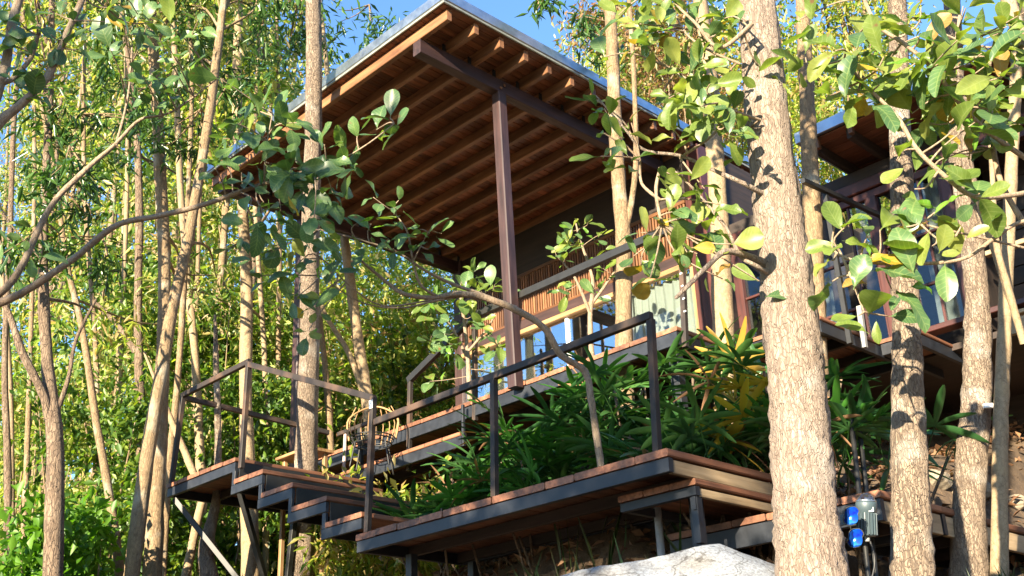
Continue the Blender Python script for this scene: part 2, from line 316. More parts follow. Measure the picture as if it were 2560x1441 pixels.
L_bright = leafmat('bright_bush_leaf', [(.05, .14, .012), (.08, .19, .015), (.12, .24, .02)], .5)
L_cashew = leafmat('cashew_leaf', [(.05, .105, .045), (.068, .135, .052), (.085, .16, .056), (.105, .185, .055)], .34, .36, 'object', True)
L_cashew_lit = leafmat('sunlit_cashew_leaf', [(.10, .16, .035), (.135, .20, .04), (.18, .24, .05), (.24, .27, .065)], .45, .4, 'object', True)  # sunlit tone put into the colour of the same cashew leaf
L_cashew_new = leafmat('young_cashew_leaf', [(.10, .24, .025), (.14, .28, .03)], .45, .35, 'object', True)
L_cashew_old = leafmat('yellowed_cashew_leaf', [(.32, .20, .02), (.42, .30, .03), (.30, .16, .05)], .4, .5, 'object', True)
L_palm = leafmat('palm_leaflet', [(.022, .075, .026), (.034, .10, .03), (.05, .13, .035), (.07, .165, .038)], .28, .28, 'object')
L_palm_b = leafmat('bright_palm_leaflet', [(.04, .14, .02), (.05, .17, .025)], .3, .3, 'object')
L_palm_y = leafmat('yellow_palm_leaflet', [(.44, .31, .03), (.36, .22, .03)], .4, .5, 'object')
L_palm_d = leafmat('dry_palm_leaflet', [(.24, .12, .06), (.30, .17, .09)], .2, .7, 'object')
L_grass = leafmat('grass_blade', [(.02, .05, .012), (.04, .08, .02), (.08, .08, .035)], .3)
L_litter = leafmat('leaf_litter', [(.06, .03, .018), (.14, .065, .03), (.22, .11, .05), (.28, .17, .10), (.10, .06, .04)], .1, .7)

# ------------------------------------------------------------------ ground
M_soil, _t, _b = mat_base('hill_soil'); _mp = coords(_t, (1, 1, 1))
_n1 = N(_t, 'ShaderNodeTexNoise', Scale=3.0, Detail=9.0, Roughness=.7); _t.links.new(_mp.outputs[0], _n1.inputs['Vector'])
_rp = ramp(_t, [(.3, (.035, .022, .014)), (.5, (.09, .058, .034)), (.7, (.16, .105, .06))]); _t.links.new(_n1.outputs[0], _rp.inputs[0]); _t.links.new(_rp.outputs[0], _b.inputs['Base Color'])
_b.inputs['Roughness'].default_value = .95; bump(_t, _n1.outputs[0], _b, .8, .08)
def build_ground():
    gx = np.concatenate([np.arange(-400, -14, 18.0), np.arange(-14, 30, .35), np.arange(30, 420, 18.0)])
    gy = np.concatenate([np.arange(-400, -6, 18.0), np.arange(-6, 34, .35), np.arange(34, 420, 18.0)])
    X, Y = np.meshgrid(gx, gy); xc = np.clip(X, -14, 40); yc = np.clip(Y, -10, 45)
    Z = ground_z(xc, yc)+RNG.normal(0, .018, X.shape)*((np.abs(X) < 40))
    V = np.stack([X.ravel(), Y.ravel(), Z.ravel()], 1); nx, ny = len(gx), len(gy)
    i, j = np.meshgrid(np.arange(nx-1), np.arange(ny-1)); a = (j*nx+i).ravel()
    tag(wobj('ground', V, np.stack([a, a+1, a+nx+1, a+nx], 1), M_soil, None, True), kind='structure')
build_ground()

# ------------------------------------------------------------------ main pavilion
ZU = 3.85                                        # terrace level
pav = thing('pavilion', (10, 10, ZU), 'open timber pavilion with flat metal-edged roof and slatted wall above glass doors', 'pavilion')
RX0, RX1, RY0, RY1 = 6.58, 12.6, 7.52, 12.66
roof = box('roof', (RX0+.04, RY0+.04, 7.768), (RX1, RY1-.04, 7.885), M_zinc, pav, 0, axis=0)
box('fascia', (RX0, RY0, 7.775), (RX0+.036, RY1, 7.905), M_zinc, roof, .006); box('fascia', (RX0+.038, RY0, 7.775), (RX1, RY0+.036, 7.905), M_zinc, roof, .006)
box('fascia', (RX0+.038, RY1-.036, 7.775), (RX1, RY1, 7.905), M_zinc, roof, .006)
box('drip_edge', (RX0+.012, RY0+.012, 7.742), (RX0+.034, RY1-.01, 7.773), M_drip, roof, .003); box('drip_edge', (RX0+.036, RY0+.012, 7.742), (RX1, RY0+.034, 7.773), M_drip, roof, .003)
y = RY0+.045; rr = random.Random(3); i = 0
while y < RY1-.15:
    w = rr.uniform(.096, .112); zz = 7.742+rr.uniform(0, .004)
    box('ceiling_board', (RX0+.045, y, zz), (RX1-.05, y+w-.007, zz+.02), M_ceiling, pav, .003); y += w; i += 1
for i in range(15):
    x = 6.695+.39*i; box('rafter', (x, 7.59+rr.uniform(-.01, .01), 7.602), (x+.065, 12.56, 7.741), M_rafter, pav, .006)
for yb in (8.06, 12.25):
    b = box('beam', (6.70, yb, 7.42), (12.3, yb+.13, 7.60), M_beam, pav, .008)
    for i in range(1, 14): bar('bracket', (6.72+.39*i-.045, yb+.02, 7.601), (6.72+.39*i-.045, yb+.02, 7.70), .012, .05, M_black, b, 0)
for px_, py_, tx in ((8.03, 8.12, 7.95), (8.06, 12.31, 8.02), (11.9, 12.31, 11.9)):
    p = bar('post', (px_, py_, ZU-.07), (tx, py_, 7.42), .13, .13, M_beam, pav, .012)
    for k in (0, 1):
        q = 7.47+.06*k; obj('bolt', bar_mesh(.012, .028, .028, .004, M_rafter), p, Matrix.Translation((tx-.03+.06*k, py_-.066, q-.004)) @ Matrix.Rotation(rad(-90), 4, 'Z') @ Matrix.Translation((0, 0, 0)))
# rear wall plane at x = 11: lintel, slatted screen, glass doors, curtain
WX = 11.0; WY0, WY1 = 7.62, 12.2
box('lintel', (WX-.06, WY0+.15, 6.0), (WX+.08, WY1, 6.15), M_beam, pav, .006); box('lintel_trim', (WX-.085, WY0+.2, 5.93), (WX+.02, WY1, 5.998), M_trim, pav, .006)
box('upper_wall', (WX-.02, WY0+.15, 6.90), (WX+.1, WY1, 7.60), M_dull, pav, .005, axis=1)
scr = thing if False else None
screen = box('screen_rail', (WX-.05, WY0+.15, 6.845), (WX+.03, WY1, 6.898), M_bamboo, pav, .005)
box('screen_rail', (WX-.05, WY0+.15, 6.152), (WX+.03, WY1, 6.19), M_bamboo, pav, .005)
y = WY0+.17
while y < WY1-.02:
    box('slat', (WX-.04+rr.uniform(-.003, .003), y, 6.19), (WX-.012, y+.026, 6.845), M_bamboo, pav, .005); y += .048
box('screen_backing', (WX+.02, WY0+.2, 6.19), (WX+.045, WY1, 6.845), M_rafter, pav, 0, axis=1)
box('corner_post', (WX-.07, WY0-.16, ZU), (WX+.13, WY0+.04, 7.60), M_redwood, pav, .01); box('corner_post', (WX-.05, WY0+.045, ZU), (WX+.08, WY0+.14, 6.9), M_redwood, pav, .008)
box('corner_post', (WX-.07, WY1, ZU), (WX+.13, WY1+.18, 7.60), M_beam, pav, .01)
yy = [WY0+.15, 8.85, 10.0, 11.1, WY1]
for k in range(4):
    d = box('door_frame', (WX-.03, yy[k], ZU+.005), (WX+.03, yy[k]+.05, 5.93), M_white if k in (1, 2) else M_trim, pav, .004)
    box('door_frame', (WX-.03, yy[k]+.05, ZU+.005), (WX+.03, yy[k+1], ZU+.07), M_trim, pav, .004)
    box('pane', (WX-.006, yy[k]+.052, ZU+.075), (WX+.004, yy[k+1]-.004, 5.925), M_glass2 if k == 0 else M_glass, d, 0, axis=1)
def curtain(y0, y1, x, z0, z1, mat, parent, amp=.035, wl=.13):
    n = int((y1-y0)/.012); ys = np.linspace(y0, y1, n); zs = np.linspace(z0, z1, 14); V = []
    for iz, z in enumerate(zs):
        k = .7+.3*math.sin(iz*.5); xs = x+amp*k*np.sin(ys*2*np.pi/wl+np.sin(ys*5)*1.3)+.01*np.sin(z*6+ys*9); V.append(np.stack([xs, ys, np.full(n, z)], 1))
    V = np.concatenate(V); i, j = np.meshgrid(np.arange(n-1), np.arange(13)); a = (j*n+i).ravel()
    return wobj('curtain', V, np.stack([a, a+1, a+n+1, a+n], 1), mat, parent, True)
curtain(WY0+.17, 8.95, WX+.07, ZU+.02, 5.92, M_curtain, pav); curtain(10.85, 11.9, WX+.09, ZU+.02, 5.92, M_curtain, pav)
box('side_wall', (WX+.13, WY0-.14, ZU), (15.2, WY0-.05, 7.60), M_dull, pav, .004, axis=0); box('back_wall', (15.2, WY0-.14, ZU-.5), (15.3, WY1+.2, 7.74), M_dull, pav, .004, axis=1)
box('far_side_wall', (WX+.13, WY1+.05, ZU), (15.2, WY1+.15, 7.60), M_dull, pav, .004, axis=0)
box('floor', (WX+.04, WY0-.1, ZU-.05), (15.2, WY1+.1, ZU), M_deck, pav, .002, axis=0)

# ------------------------------------------------------------------ decks, stairs, railings
def deck(name, label, x0, x1, y0, y1, z, pw, edge_x=True, edge_y='steel', th=.05, sd=.115, joists=True, over=.012, cat='deck', seed=1):
    t = thing(name, ((x0+x1)/2, (y0+y1)/2, z), label, cat); r = random.Random(seed)
    y = y0-over; n = max(1, round((y1-y0)/pw)); w = (y1+over-y)/n
    for i in range(n):
        g = r.uniform(.003, .008); e = r.uniform(-.006, .006); dz = r.uniform(-.003, .003)
        box('plank', (x0-over+e, y, z-th+dz), (x1, y+w-g, z+dz), M_deck, t, .008, axis=0); y += w
    zt = z-th-.005
    if edge_x: box('edge_beam', (x0, y0+.002, zt-sd), (x0+.05, y1, zt), M_steel, t, .003, axis=1)
    if edge_y == 'steel': box('edge_beam', (x0+.052, y0+.004, zt-sd), (x1, y0+.05, zt), M_steel, t, .003, axis=0)
    elif edge_y == 'wood': box('edge_joist', (x0+.052, y0+.01, zt-sd-.004), (x1, y0+.05, zt-.008), M_joist, t, .004, axis=0)
    box('edge_beam', (x0+.052, y1-.05, zt-sd), (x1, y1-.002, zt), M_steel, t, .003, axis=0)
    if joists:
        k = x0+.55
        while k < x1-.1: box('joist', (k, y0+.052, zt-sd+.01), (k+.05, y1-.052, zt), M_dull, t, .003, axis=1); k += .6
        box('edge_beam', (x1-.05, y0+.052, zt-sd), (x1, y1-.052, zt), M_steel, t, .003, axis=1)
    return t
def railbar(p0, p1, parent, w=.05, h=.06): return bar('rail', p0, p1, w, h, M_rail, parent, .004)
def railpost(p0, p1, parent): return bar('post', p0, p1, .052, .052, M_rail, parent, .004)
HD = 2.04
# lower deck + its railing
lower = deck('lower_deck', 'lower plank deck on black steel in front of the palm bed', 6.09, 7.35, 4.69, 8.26, HD, .297, True, 'wood', .055, .10, seed=4)
lr = thing('deck_railing', (6.12, 6.4, HD), 'brown steel railing with one top bar along the lower deck', 'railing')
railbar((6.115, 8.10, HD+1.0), (6.085, 4.72, HD+1.0), lr)
for yb, yt, zt in ((4.80, 4.735, .975), (6.47, 6.415, .975)): railpost((6.115, yb, HD+.005), (6.095, yt, HD+zt), lr)
# stairs between platform and lower deck
st = thing('staircase', (6.9, 9.3, HD), 'wooden stair with zigzag black steel stringer between platform and lower deck', 'staircase')
steps = [(2.235, 8.20, 8.76), (2.49, 8.76, 9.34), (2.735, 9.34, 9.90), (2.985, 9.90, 10.44)]
for z, a, b in steps:
    for k in range(2):
        m = a-.025+(b-a+.02)*k/2
        box('tread_plank', (6.078+rr.uniform(-.004, .004), m, z-.048), (7.62, m+(b-a+.02)/2-.005, z), M_deck, st, .008, axis=0)
    box('stringer', (6.09, a-.002, z-.148), (6.125, b+.06, z-.052), M_steel, st, .003, axis=1)
    box('stringer', (6.091, b+.0, z-.05), (6.124, b+.058, z+.098), M_steel, st, .003, axis=2)
    box('stringer', (7.55, a-.002, z-.148), (7.585, b+.06, z-.052), M_steel, st, .003, axis=1)
    box('riser_gap_shade', (6.13, b-.03, z-.14), (7.54, b-.01, z+.195), M_black, st, .002, axis=0)  # black boards stand in for the shade between the treads
sr = thing('stair_railing', (6.1, 8.2, HD), 'sloping flat steel handrail between platform corner and lower deck', 'railing')
railpost((6.10, 8.12, HD+.0), (6.10, 8.055, 3.29), sr); railbar((6.10, 8.05, 3.275), (6.10, 10.33, 4.255), sr)
tagm = box('paper_tag', (6.068, 8.03, 3.17), (6.074, 8.08, 3.25), M_white, sr, 0)
# viewing platform
plat = deck('viewing_platform', 'raised plank platform held up on slanting black steel struts', 6.10, 7.9, 10.46, 11.93, 3.235, .245, True, 'steel', .045, .10, seed=9)
for a, b in (((6.16, 11.86, 3.06), (7.05, 10.95, 1.55)), ((6.2, 10.6, 3.06), (7.0, 10.85, 1.5)), ((7.75, 11.8, 3.06), (7.1, 11.0, 1.5)), ((7.0, 10.62, 3.06), (7.02, 10.86, 1.5))):
    bar('strut', a, b, .06, .06, M_black, plat, .004)
bar('column', (7.05, 10.9, ground_z(7.05, 10.9)-.3), (7.05, 10.9, 1.62), .12, .12, M_steel, plat, .004)
pr_ = thing('platform_railing', (6.1, 11.2, 3.235), 'dark steel railing around the raised viewing platform', 'railing')
railpost((6.115, 10.36, 3.10), (6.10, 10.31, 4.27), pr_); railpost((6.115, 11.88, 3.24), (6.115, 11.77, 4.27), pr_)
railbar((6.10, 10.29, 4.275), (6.115, 11.80, 4.275), pr_); railbar((6.14, 11.775, 4.25), (8.2, 11.78, 4.18), pr_)
# extra step and landing
step = deck('wooden_step', 'single wooden step between lower deck and landing', 6.38, 7.7, 4.70, 5.40, 1.872, .232, True, 'wood', .045, .065, joists=False, seed=5)
for a in (4.72,): box('support', (6.385, a, 1.66), (6.47, a+.03, 1.752), M_steel, step, .003, axis=2)
box('support', (6.40, 4.715, 1.43), (6.46, 4.775, 1.755), M_steel, step, .003, axis=2)
land = deck('landing', 'lowest plank landing behind the thick foreground trunk', 7.08, 7.95, 3.70, 5.52, 1.69, .30, True, 'wood', .05, .15, seed=6)
lane = deck('plank_walkway', 'low plank walkway running right past the mottled trunk', 7.965, 10.2, 3.70, 4.45, 1.69, .375, True, 'wood', .05, .15, seed=16)
for x, y in ((7.3, 5.2), (8.9, 3.9), (10.3, 3.9)): box('column', (x, y, ground_z(x, y)-.3), (x+.08, y+.08, 1.48), M_steel, land, .004, axis=2)
for x, y, zb in ((6.5, 8.0, .2), (7.25, 8.0, .5), (6.65, 4.9, .2)): box('column', (x, y, ground_z(x, y)-.3), (x+.08, y+.08, HD-.165), M_steel, lower, .004, axis=2)
pp = thing('support_pole', (6.75, 5.35, ground_z(6.75, 5.35)), 'pale round pole standing under the wooden step', 'pole')
tubes('pole', [(np.array([(6.75, 5.35, ground_z(6.75, 5.35)-.2), (6.75, 5.35, 1.9)]), [.03, .03])], M_pipe, pp, 12)
# terrace
terr = deck('upper_terrace', 'upper terrace deck with black steel edge under the pavilion', 8.10, 10.93, 6.0, 12.4, ZU, .29, True, 'steel', .045, .13, seed=8)
for x, y in ((8.2, 6.1), (8.2, 8.6), (10.6, 6.1), (8.2, 12.2)): box('column', (x, y, ground_z(x, y)-.3), (x+.1, y+.1, ZU-.19), M_steel, terr, .004, axis=2)
tr = thing('terrace_railing', (8.12, 7.4, ZU), 'dark steel railing of the upper terrace running down beside its steps', 'railing')
bar('rail', (8.12, 8.84, 4.86), (8.12, 5.84, 4.87), .06, .085, M_black, tr, .004)
for yb, yt in ((8.87, 8.83), (5.93, 5.84)): railpost((8.12, yb, 3.62), (8.12, yt, 4.84), tr)
bar('rail', (8.12, 8.84, 4.865), (8.12, 10.03, 4.40), .06, .085, M_black, tr, .004); railpost((8.12, 10.03, 3.30), (8.12, 10.0, 4.39), tr)
for k in range(7): box('clip', (8.088, 5.86, 3.95+.13*k), (8.094, 5.885, 3.965+.13*k), M_white, tr, 0)
walk = deck('side_walkway', 'narrow walkway one step below the terrace leading to the platform', 8.10, 9.3, 8.94, 12.2, 3.50, .30, True, None, .045, .12, seed=10) if False else None
sw = thing('side_walkway', (8.6, 10.2, 3.5), 'narrow walkway one step below the terrace beside the platform', 'walkway')
y = 8.98
for k in range(9): box('plank', (7.985+rr.uniform(-.005, .005), y, 3.455), (8.092, y+.29, 3.50), M_deck, sw, .006, axis=1); y += .30
box('edge_beam', (7.99, 8.96, 3.33), (8.03, 11.7, 3.45), M_steel, sw, .003, axis=1); box('edge_beam', (7.992, 8.93, 3.33), (8.028, 8.958, 3.80), M_steel, sw, .003, axis=2)
wr = thing('walkway_railing', (8.05, 10.8, 3.5), 'low steel railing beside the wicker chair with one pale post', 'railing')
railbar((8.05, 10.0, 4.03), (8.05, 11.35, 4.03), wr, .04, .05)
bar('post', (8.05, 11.22, 3.43), (8.05, 11.2, 4.0),   .045, .02, M_palepost, wr, .003); bar('post', (8.05, 10.85, 3.38), (8.05, 10.9, 4.0), .05, .05, M_black, wr, .003)

# ------------------------------------------------------------------ right house
rh = thing('timber_house', (11.3, 5, 4.0), 'second timber house with red mullioned windows behind the right-hand trunks', 'house')
r2 = box('roof', (10.2, -1.0, 6.46), (16, 5.55, 6.56), M_zinc, rh, 0, axis=1)
box('fascia', (10.15, -1.0, 6.44), (10.195, 5.6, 6.58), M_zinc, r2, .005); box('fascia', (10.2, 5.555, 6.44), (16, 5.6, 6.58), M_zinc, r2, .005)
y = -.9
while y < 5.4: box('rafter', (10.28, y, 6.30), (15.5, y+.06, 6.425), M_dull, rh, .005, axis=0); y += .42
y = 0.0
for k in range(34): box('ceiling_board', (10.22+.16*k, -1, 6.428), (10.22+.16*k+.152, 5.5, 6.45), M_ceiling, rh, .003, axis=1)
for k, yq in enumerate((5.35, 4.93, 4.51, 4.09, 3.67)): box('rafter_end', (10.20, yq, 6.31), (10.262, yq+.05, 6.45), M_rafter, rh, .004, axis=2)
box('top_beam', (WX-.08, 3.0, 5.98), (WX+.08, 7.30, 6.12), M_redwood, rh, .01); box('top_trim', (WX-.04, 3.0, 5.88), (WX+.05, 7.30, 5.975), M_redwood, rh, .006)
box('gable_board', (WX, 3.0, 6.125), (WX+.05, 7.30, 6.30), M_dull, rh, .004, axis=1)
ym = [4.36, 5.22, 6.12, 7.10]
for k, yv in enumerate(ym): box('window_post', (WX-.07, yv-.06, 3.98), (WX+.06, yv+.06, 5.878), M_redwood, rh, .008)
box('sill', (WX-.12, 3.0, 4.10), (WX+.06, 7.10, 4.16), M_redwood, rh, .006)
for k in range(3):
    a, b = ym[k]+.06, ym[k+1]-.06; wn_ = box('window', (WX-.03, a, 4.165), (WX+.03, a+.035, 5.875), M_redwood, rh, .004)
    for q in (1, 2): box('muntin', (WX-.02, a+(b-a)*q/3-.014, 4.17), (WX+.02, a+(b-a)*q/3+.014, 5.87), M_redwood, wn_, .004)
    for q in (.28, .62): box('muntin', (WX-.024, a+.036, 4.165+1.7*q), (WX+.024, b, 4.165+1.7*q+.03), M_redwood, wn_, .004)
    box('pane', (WX-.004, a+.036, 4.17), (WX+.003, b, 5.87), M_glass2, wn_, 0, axis=1)
curtain(4.40, 4.78, WX+.1, 4.17, 5.87, M_curtain2, rh); curtain(5.95, 6.35, WX+.1, 4.17, 5.87, M_curtain2, rh)
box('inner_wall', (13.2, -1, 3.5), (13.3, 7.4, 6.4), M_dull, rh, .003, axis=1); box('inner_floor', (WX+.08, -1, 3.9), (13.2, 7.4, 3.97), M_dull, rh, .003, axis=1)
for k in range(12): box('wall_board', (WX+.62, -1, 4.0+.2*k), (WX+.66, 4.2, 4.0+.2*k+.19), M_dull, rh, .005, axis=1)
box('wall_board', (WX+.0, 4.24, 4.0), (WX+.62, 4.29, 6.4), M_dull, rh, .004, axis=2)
box('plinth_plank', (WX-.1, 1.5, 4.02), (WX+.1, 4.1, 4.06), M_joist, rh, .006, axis=1); box('plinth_plank', (WX-.12, 1.5, 3.82), (WX-.06, 4.1, 3.98), M_joist, rh, .006, axis=1)
box('plinth_plank', (WX-.1, 1.5, 4.72), (WX+.0, 4.1, 4.77), M_joist, rh, .006, axis=1)
d2 = deck('house_deck', 'narrow dark steel deck under the red mullioned windows', 9.25, 10.92, 5.14, 7.4, 3.97, .28, True, 'steel', .04, .12, seed=12)
d3 = deck('window_ledge_deck', 'small deck corner below the last red window', 10.36, 11.6, 4.70, 5.12, 3.97, .21, True, 'steel', .04, .12, joists=False, seed=13)
for x, y in ((9.9, 6.9), (9.35, 7.2)): box('column', (x, y, ground_z(x, y)-.3), (x+.08, y+.08, 3.79), M_steel, d2, .004, axis=2)
hr = thing('house_railing', (10, 4.95, 4), 'black steel rail crossing in front of the red windows', 'railing')
bar('rail', (9.05, 4.98, 5.32), (12.3, 4.98, 5.56), .05, .05, M_black, hr, .004); bar('post', (9.5, 5.0, 3.7), (9.5, 5.0, 5.33), .05, .05, M_black, hr, .004)
bar('pale_post', (9.93, 5.08, 3.78), (9.93, 5.06, 4.22), .05, .05, M_pipe, hr, .004)
for k, (px_, py_) in enumerate(((2134, 1090), (2152, 1100))):
    b_ = at(px_, 1232, 8.05+.1*k); tp = at(px_-6, 1050, 8.2+.1*k); t = thing('black_pole', b_, ('left' if k == 0 else 'right')+' of two slim black poles behind the spotlight', 'pole', 'black poles behind the landing')
    tubes('pole', [(np.array([b_-np.array([0, 0, .8]), tp]), [.02, .02])], M_black, t, 10)

# ------------------------------------------------------------------ vegetation kits
def kite_leaves(C, D, Nn, L, Wd, fold=.25):
    """C base points, D directions, Nn normals -> folded four-cornered leaves"""
    n = len(C); S = np.cross(D, Nn); S /= np.linalg.norm(S, axis=1)[:, None]+1e-9; Nn = np.cross(S, D)
    L = np.asarray(L)[:, None]; Wd = np.asarray(Wd)[:, None]
    mid = C+D*L*.42; V = np.empty((n, 4, 3)); V[:, 0] = C; V[:, 1] = mid+S*Wd+Nn*Wd*fold*2; V[:, 2] = C+D*L-Nn*L*.10; V[:, 3] = mid-S*Wd+Nn*Wd*fold*2
    b = np.arange(n)[:, None]*4
    F = np.concatenate([b+np.array([[0, 1, 2]]), b+np.array([[0, 2, 3]])], 1).reshape(-1, 3)
    return V.reshape(-1, 3), F
def unit(v): return v/(np.linalg.norm(v, axis=-1, keepdims=True)+1e-9)
def foliage(centers, per, r, L, wr, droop=.5, rng=RNG, flat=.6):
    """leaf sprays round twig points"""
    centers = np.asarray(centers); n = len(centers)*per
    tw = unit(rng.normal(0, 1, (len(centers), 3))+np.array([0, 0, -.2])); tw = np.repeat(tw, per, 0)
    u = rng.uniform(-1, 1, n)[:, None]; C = np.repeat(centers, per, 0)+tw*u*r+rng.normal(0, r*.28, (n, 3))
    D = unit(tw*.6+rng.normal(0, .75, (n, 3))+np.array([0, 0, -droop])); Nn = unit(rng.normal(0, flat, (n, 3))+np.array([0, 0, 1.0]))
    ll = L*rng.uniform(.6, 1.25, n); return kite_leaves(C, D, Nn, ll, ll*wr*rng.uniform(.8, 1.2, n))
def ellipsoid_pts(n, c, r, rng=RNG, shell=.0, lumps=7):
    """points in an uneven crown volume made of lumps"""
    c = np.array(c, float); r = np.array(r, float); lc = unit(rng.normal(0, 1, (lumps, 3)))*rng.uniform(.3, .75, (lumps, 1)); lr = rng.uniform(.28, .5, lumps)
    k = rng.integers(0, lumps, n); p = unit(rng.normal(0, 1, (n, 3)))*(rng.uniform(shell, 1, (n, 1))**.6)*lr[k][:, None]+lc[k]
    return c+p*r
def trunk_path(pts):
    P = [at(*p[:3]) for p in pts]; R = [p[3] for p in pts]
    if len(P) > 1 and P[0][2] > ground_z(P[0][0], P[0][1]):
        d = P[0]-P[1]; d = d/abs(d[2]) if d[2] < -.01 else np.array([0, 0, -1.0]); d[:2] = np.clip(d[:2], -.15, .15)
        h = P[0][2]-(ground_z(P[0][0], P[0][1])-.25)
        P.insert(0, P[0]+d*h); R.insert(0, R[0]*1.12)
    return np.array(P), np.array(R)
def hit(x, y, d0=3.0, d1=16.0):
    """where the sight line through a photo pixel meets the slope"""
    for d in np.arange(d0, d1, .02):
        p = at(x, y, d)
        if p[2] < ground_z(p[0], p[1]): return p
    return at(x, y, d1)
def grow(P, R, top_extra, r=.4):
    d = unit(P[-1]-P[-2]); d[2] = max(d[2], .6)
    return np.vstack([P, P[-1]+d*top_extra]), np.append(R, R[-1]*r)
TREES = {}
def make_tree(name, label, pts, barkm, cat='tree', group=None, crown=None, leafm=None, branches=(), seg=14, extra=4.0, rough=.05, n=40, twigs=14, leafkw=None):
    P, R = trunk_path(pts)
    if extra > 0: P, R = grow(P, R, extra)
    t = thing(name, P[0]+np.array([0, 0, .25]), label, cat, group); S = spline(P, n); RR = np.interp(np.linspace(0, len(R)-1, n), np.arange(len(R)), R)
    fl = S[:, 2]-S[0, 2]; RR = RR*(1+.35*np.exp(-fl/.35))
    tubes('trunk', [(S, RR)], barkm, t, seg, rough)
    for bp in branches:
        Q = np.array([at(*p[:3]) for p in bp]); q = [p[3] for p in bp]; m = max(8, 5*len(bp))
        tubes('branch', [(spline(Q, m), np.interp(np.linspace(0, len(q)-1, m), np.arange(len(q)), q))], barkm, t, 8, .06)
    if crown:
        rng = np.random.default_rng(abs(hash(label)) % 99991 if False else sum(map(ord, label))+len(name)); cc = []
        for c, r, k in crown: cc.append(ellipsoid_pts(k, c, r, rng))
        cc = np.concatenate(cc); kw = dict(per=16, r=.22, L=.13, wr=.11); kw.update(leafkw or {})
        V, F = foliage(cc, rng=rng, **kw); wobj('crown', V, F, leafm or L_narrow, t)
        tl = []
        for j in range(twigs):
            e = cc[rng.integers(len(cc))]; i0 = int(np.clip(np.argmin(np.abs(S[:, 2]-(e[2]-.8))), 2, n-2)); s0 = S[i0]
            mid = (s0+e)/2+rng.normal(0, .12, 3)+np.array([0, 0, .1]); tl.append((spline([s0, mid, e], 7), np.linspace(min(RR[i0]*.45, .03), .006, 7)))
        if tl: tag(tubes('limbs', tl, barkm, t, 5, .0), kind='stuff')
    TREES[name] = t; return t, S, RR

# ------------------------------------------------------------------ foreground trunks
make_tree('tree', 'thick scaly grey trunk in the foreground beside the granite boulder', [(2036, 1480, 5.15, .158), (2012, 1250, 5.15, .142), (1995, 1000, 5.15, .134), (1966, 700, 5.15, .130), (1930, 400, 5.15, .116), (1890, 0, 5.15, .103), (1870, -200, 5.15, .098)], B_main, seg=40, n=140, rough=.04, extra=3, crown=[((4.6, 2.6, 7.6), (1.9, 1.7, 1.5), 150), ((5.2, 4.0, 7.4), (1.4, 1.3, 1.2), 80)], leafm=L_bush, leafkw=dict(L=.2, wr=.22, per=12, r=.3),  # unseen crown added above the frame to shade the right house
          branches=[[(1925, 665, 5.12, .022), (1870, 640, 5.0, .017), (1812, 630, 4.9, .016), (1770, 665, 4.85, .013), (1715, 720, 4.8, .011), (1690, 745, 4.8, .009)],
                    [(1930, 690, 5.12, .014), (1890, 665, 5.0, .011), (1850, 640, 5.0, .010), (1815, 570, 5.0, .009), (1740, 480, 5.0, .007), (1690, 430, 5.0, .005)],
                    [(1915, 490, 5.1, .014), (1860, 460, 5.0, .012), (1770, 420, 5.0, .010), (1700, 390, 5.0, .009), (1610, 375, 5.0, .008), (1560, 320, 5.0, .006), (1490, 240, 5.0, .004)]])
make_tree('tree', 'mottled brown trunk to the right of the spotlight', [(2283, 1480, 5.6, .105), (2275, 1200, 5.6, .092), (2268, 900, 5.6, .076), (2262, 700, 5.6, .070), (2252, 400, 5.6, .060), (2243, 0, 5.6, .052), (2238, -200, 5.6, .05)], B_mid, seg=28, n=110, rough=.04, extra=3, crown=[((5.6, 1.6, 7.3), (1.6, 1.5, 1.4), 110)], leafm=L_bush, leafkw=dict(L=.2, wr=.22, per=12, r=.3))  # crown out of view, added for its shade on the right house
make_tree('tree', 'sunlit tan trunk rooted in the leaf litter under the right house', [(2425, 1225, 8.4, .115), (2440, 1000, 8.4, .11), (2445, 850, 8.4, .105), (2440, 700, 8.4, .09), (2415, 500, 8.4, .09), (2395, 350, 8.4, .08), (2380, 0, 8.4, .07)], B_mid, seg=24, n=90, rough=.05, extra=3,
          branches=[[(2430, 640, 8.4, .07), (2460, 560, 8.3, .05), (2420, 420, 8.2, .045), (2410, 250, 8.2, .04)]])
make_tree('tree', 'slender pale trunk at the right edge of the photo', [(2500, 1150, 8.2, .055), (2508, 900, 8.2, .054), (2520, 600, 8.2, .052), (2535, 300, 8.2, .050), (2550, 0, 8.2, .045)], B_pale, seg=18, n=70, extra=3,
          branches=[[(2530, 760, 8.15, .03), (2470, 580, 8.0, .028), (2440, 480, 7.9, .026), (2400, 420, 7.9, .02)], [(2560, 860, 8.0, .03), (2520, 720, 7.9, .028), (2490, 600, 7.8, .025), (2480, 420, 7.8, .02), (2465, 200, 7.8, .016)]])
make_tree('tree', 'grey trunk directly behind the thick foreground trunk', [(2040, 800, 10.4, .10), (2030, 500, 10.4, .09), (2015, 200, 10.4, .08), (2005, 0, 10.4, .075)], B_thin, seg=18, n=60, extra=3)
make_tree('tree', 'stout tan trunk beside the cream curtain', [(1808, 800, 10.6, .11), (1800, 600, 10.6, .10), (1788, 400, 10.6, .095), (1770, 150, 10.6, .085), (1750, 0, 10.6, .08)], B_pale, seg=18, n=60, extra=3)
make_tree('tree', 'forked grey trunk rising in front of the pavilion roof edge', [(1560, 830, 10.9, .09), (1558, 600, 10.9, .082), (1543, 400, 10.9, .078), (1532, 150, 10.9, .07), (1525, 0, 10.9, .066)], B_thin, seg=18, n=60, extra=3,
          branches=[[(1562, 580, 10.9, .04), (1578, 510, 10.85, .036), (1590, 400, 10.8, .032), (1585, 200, 10.8, .03), (1573, 0, 10.8, .028), (1565, -150, 10.8, .025)]])
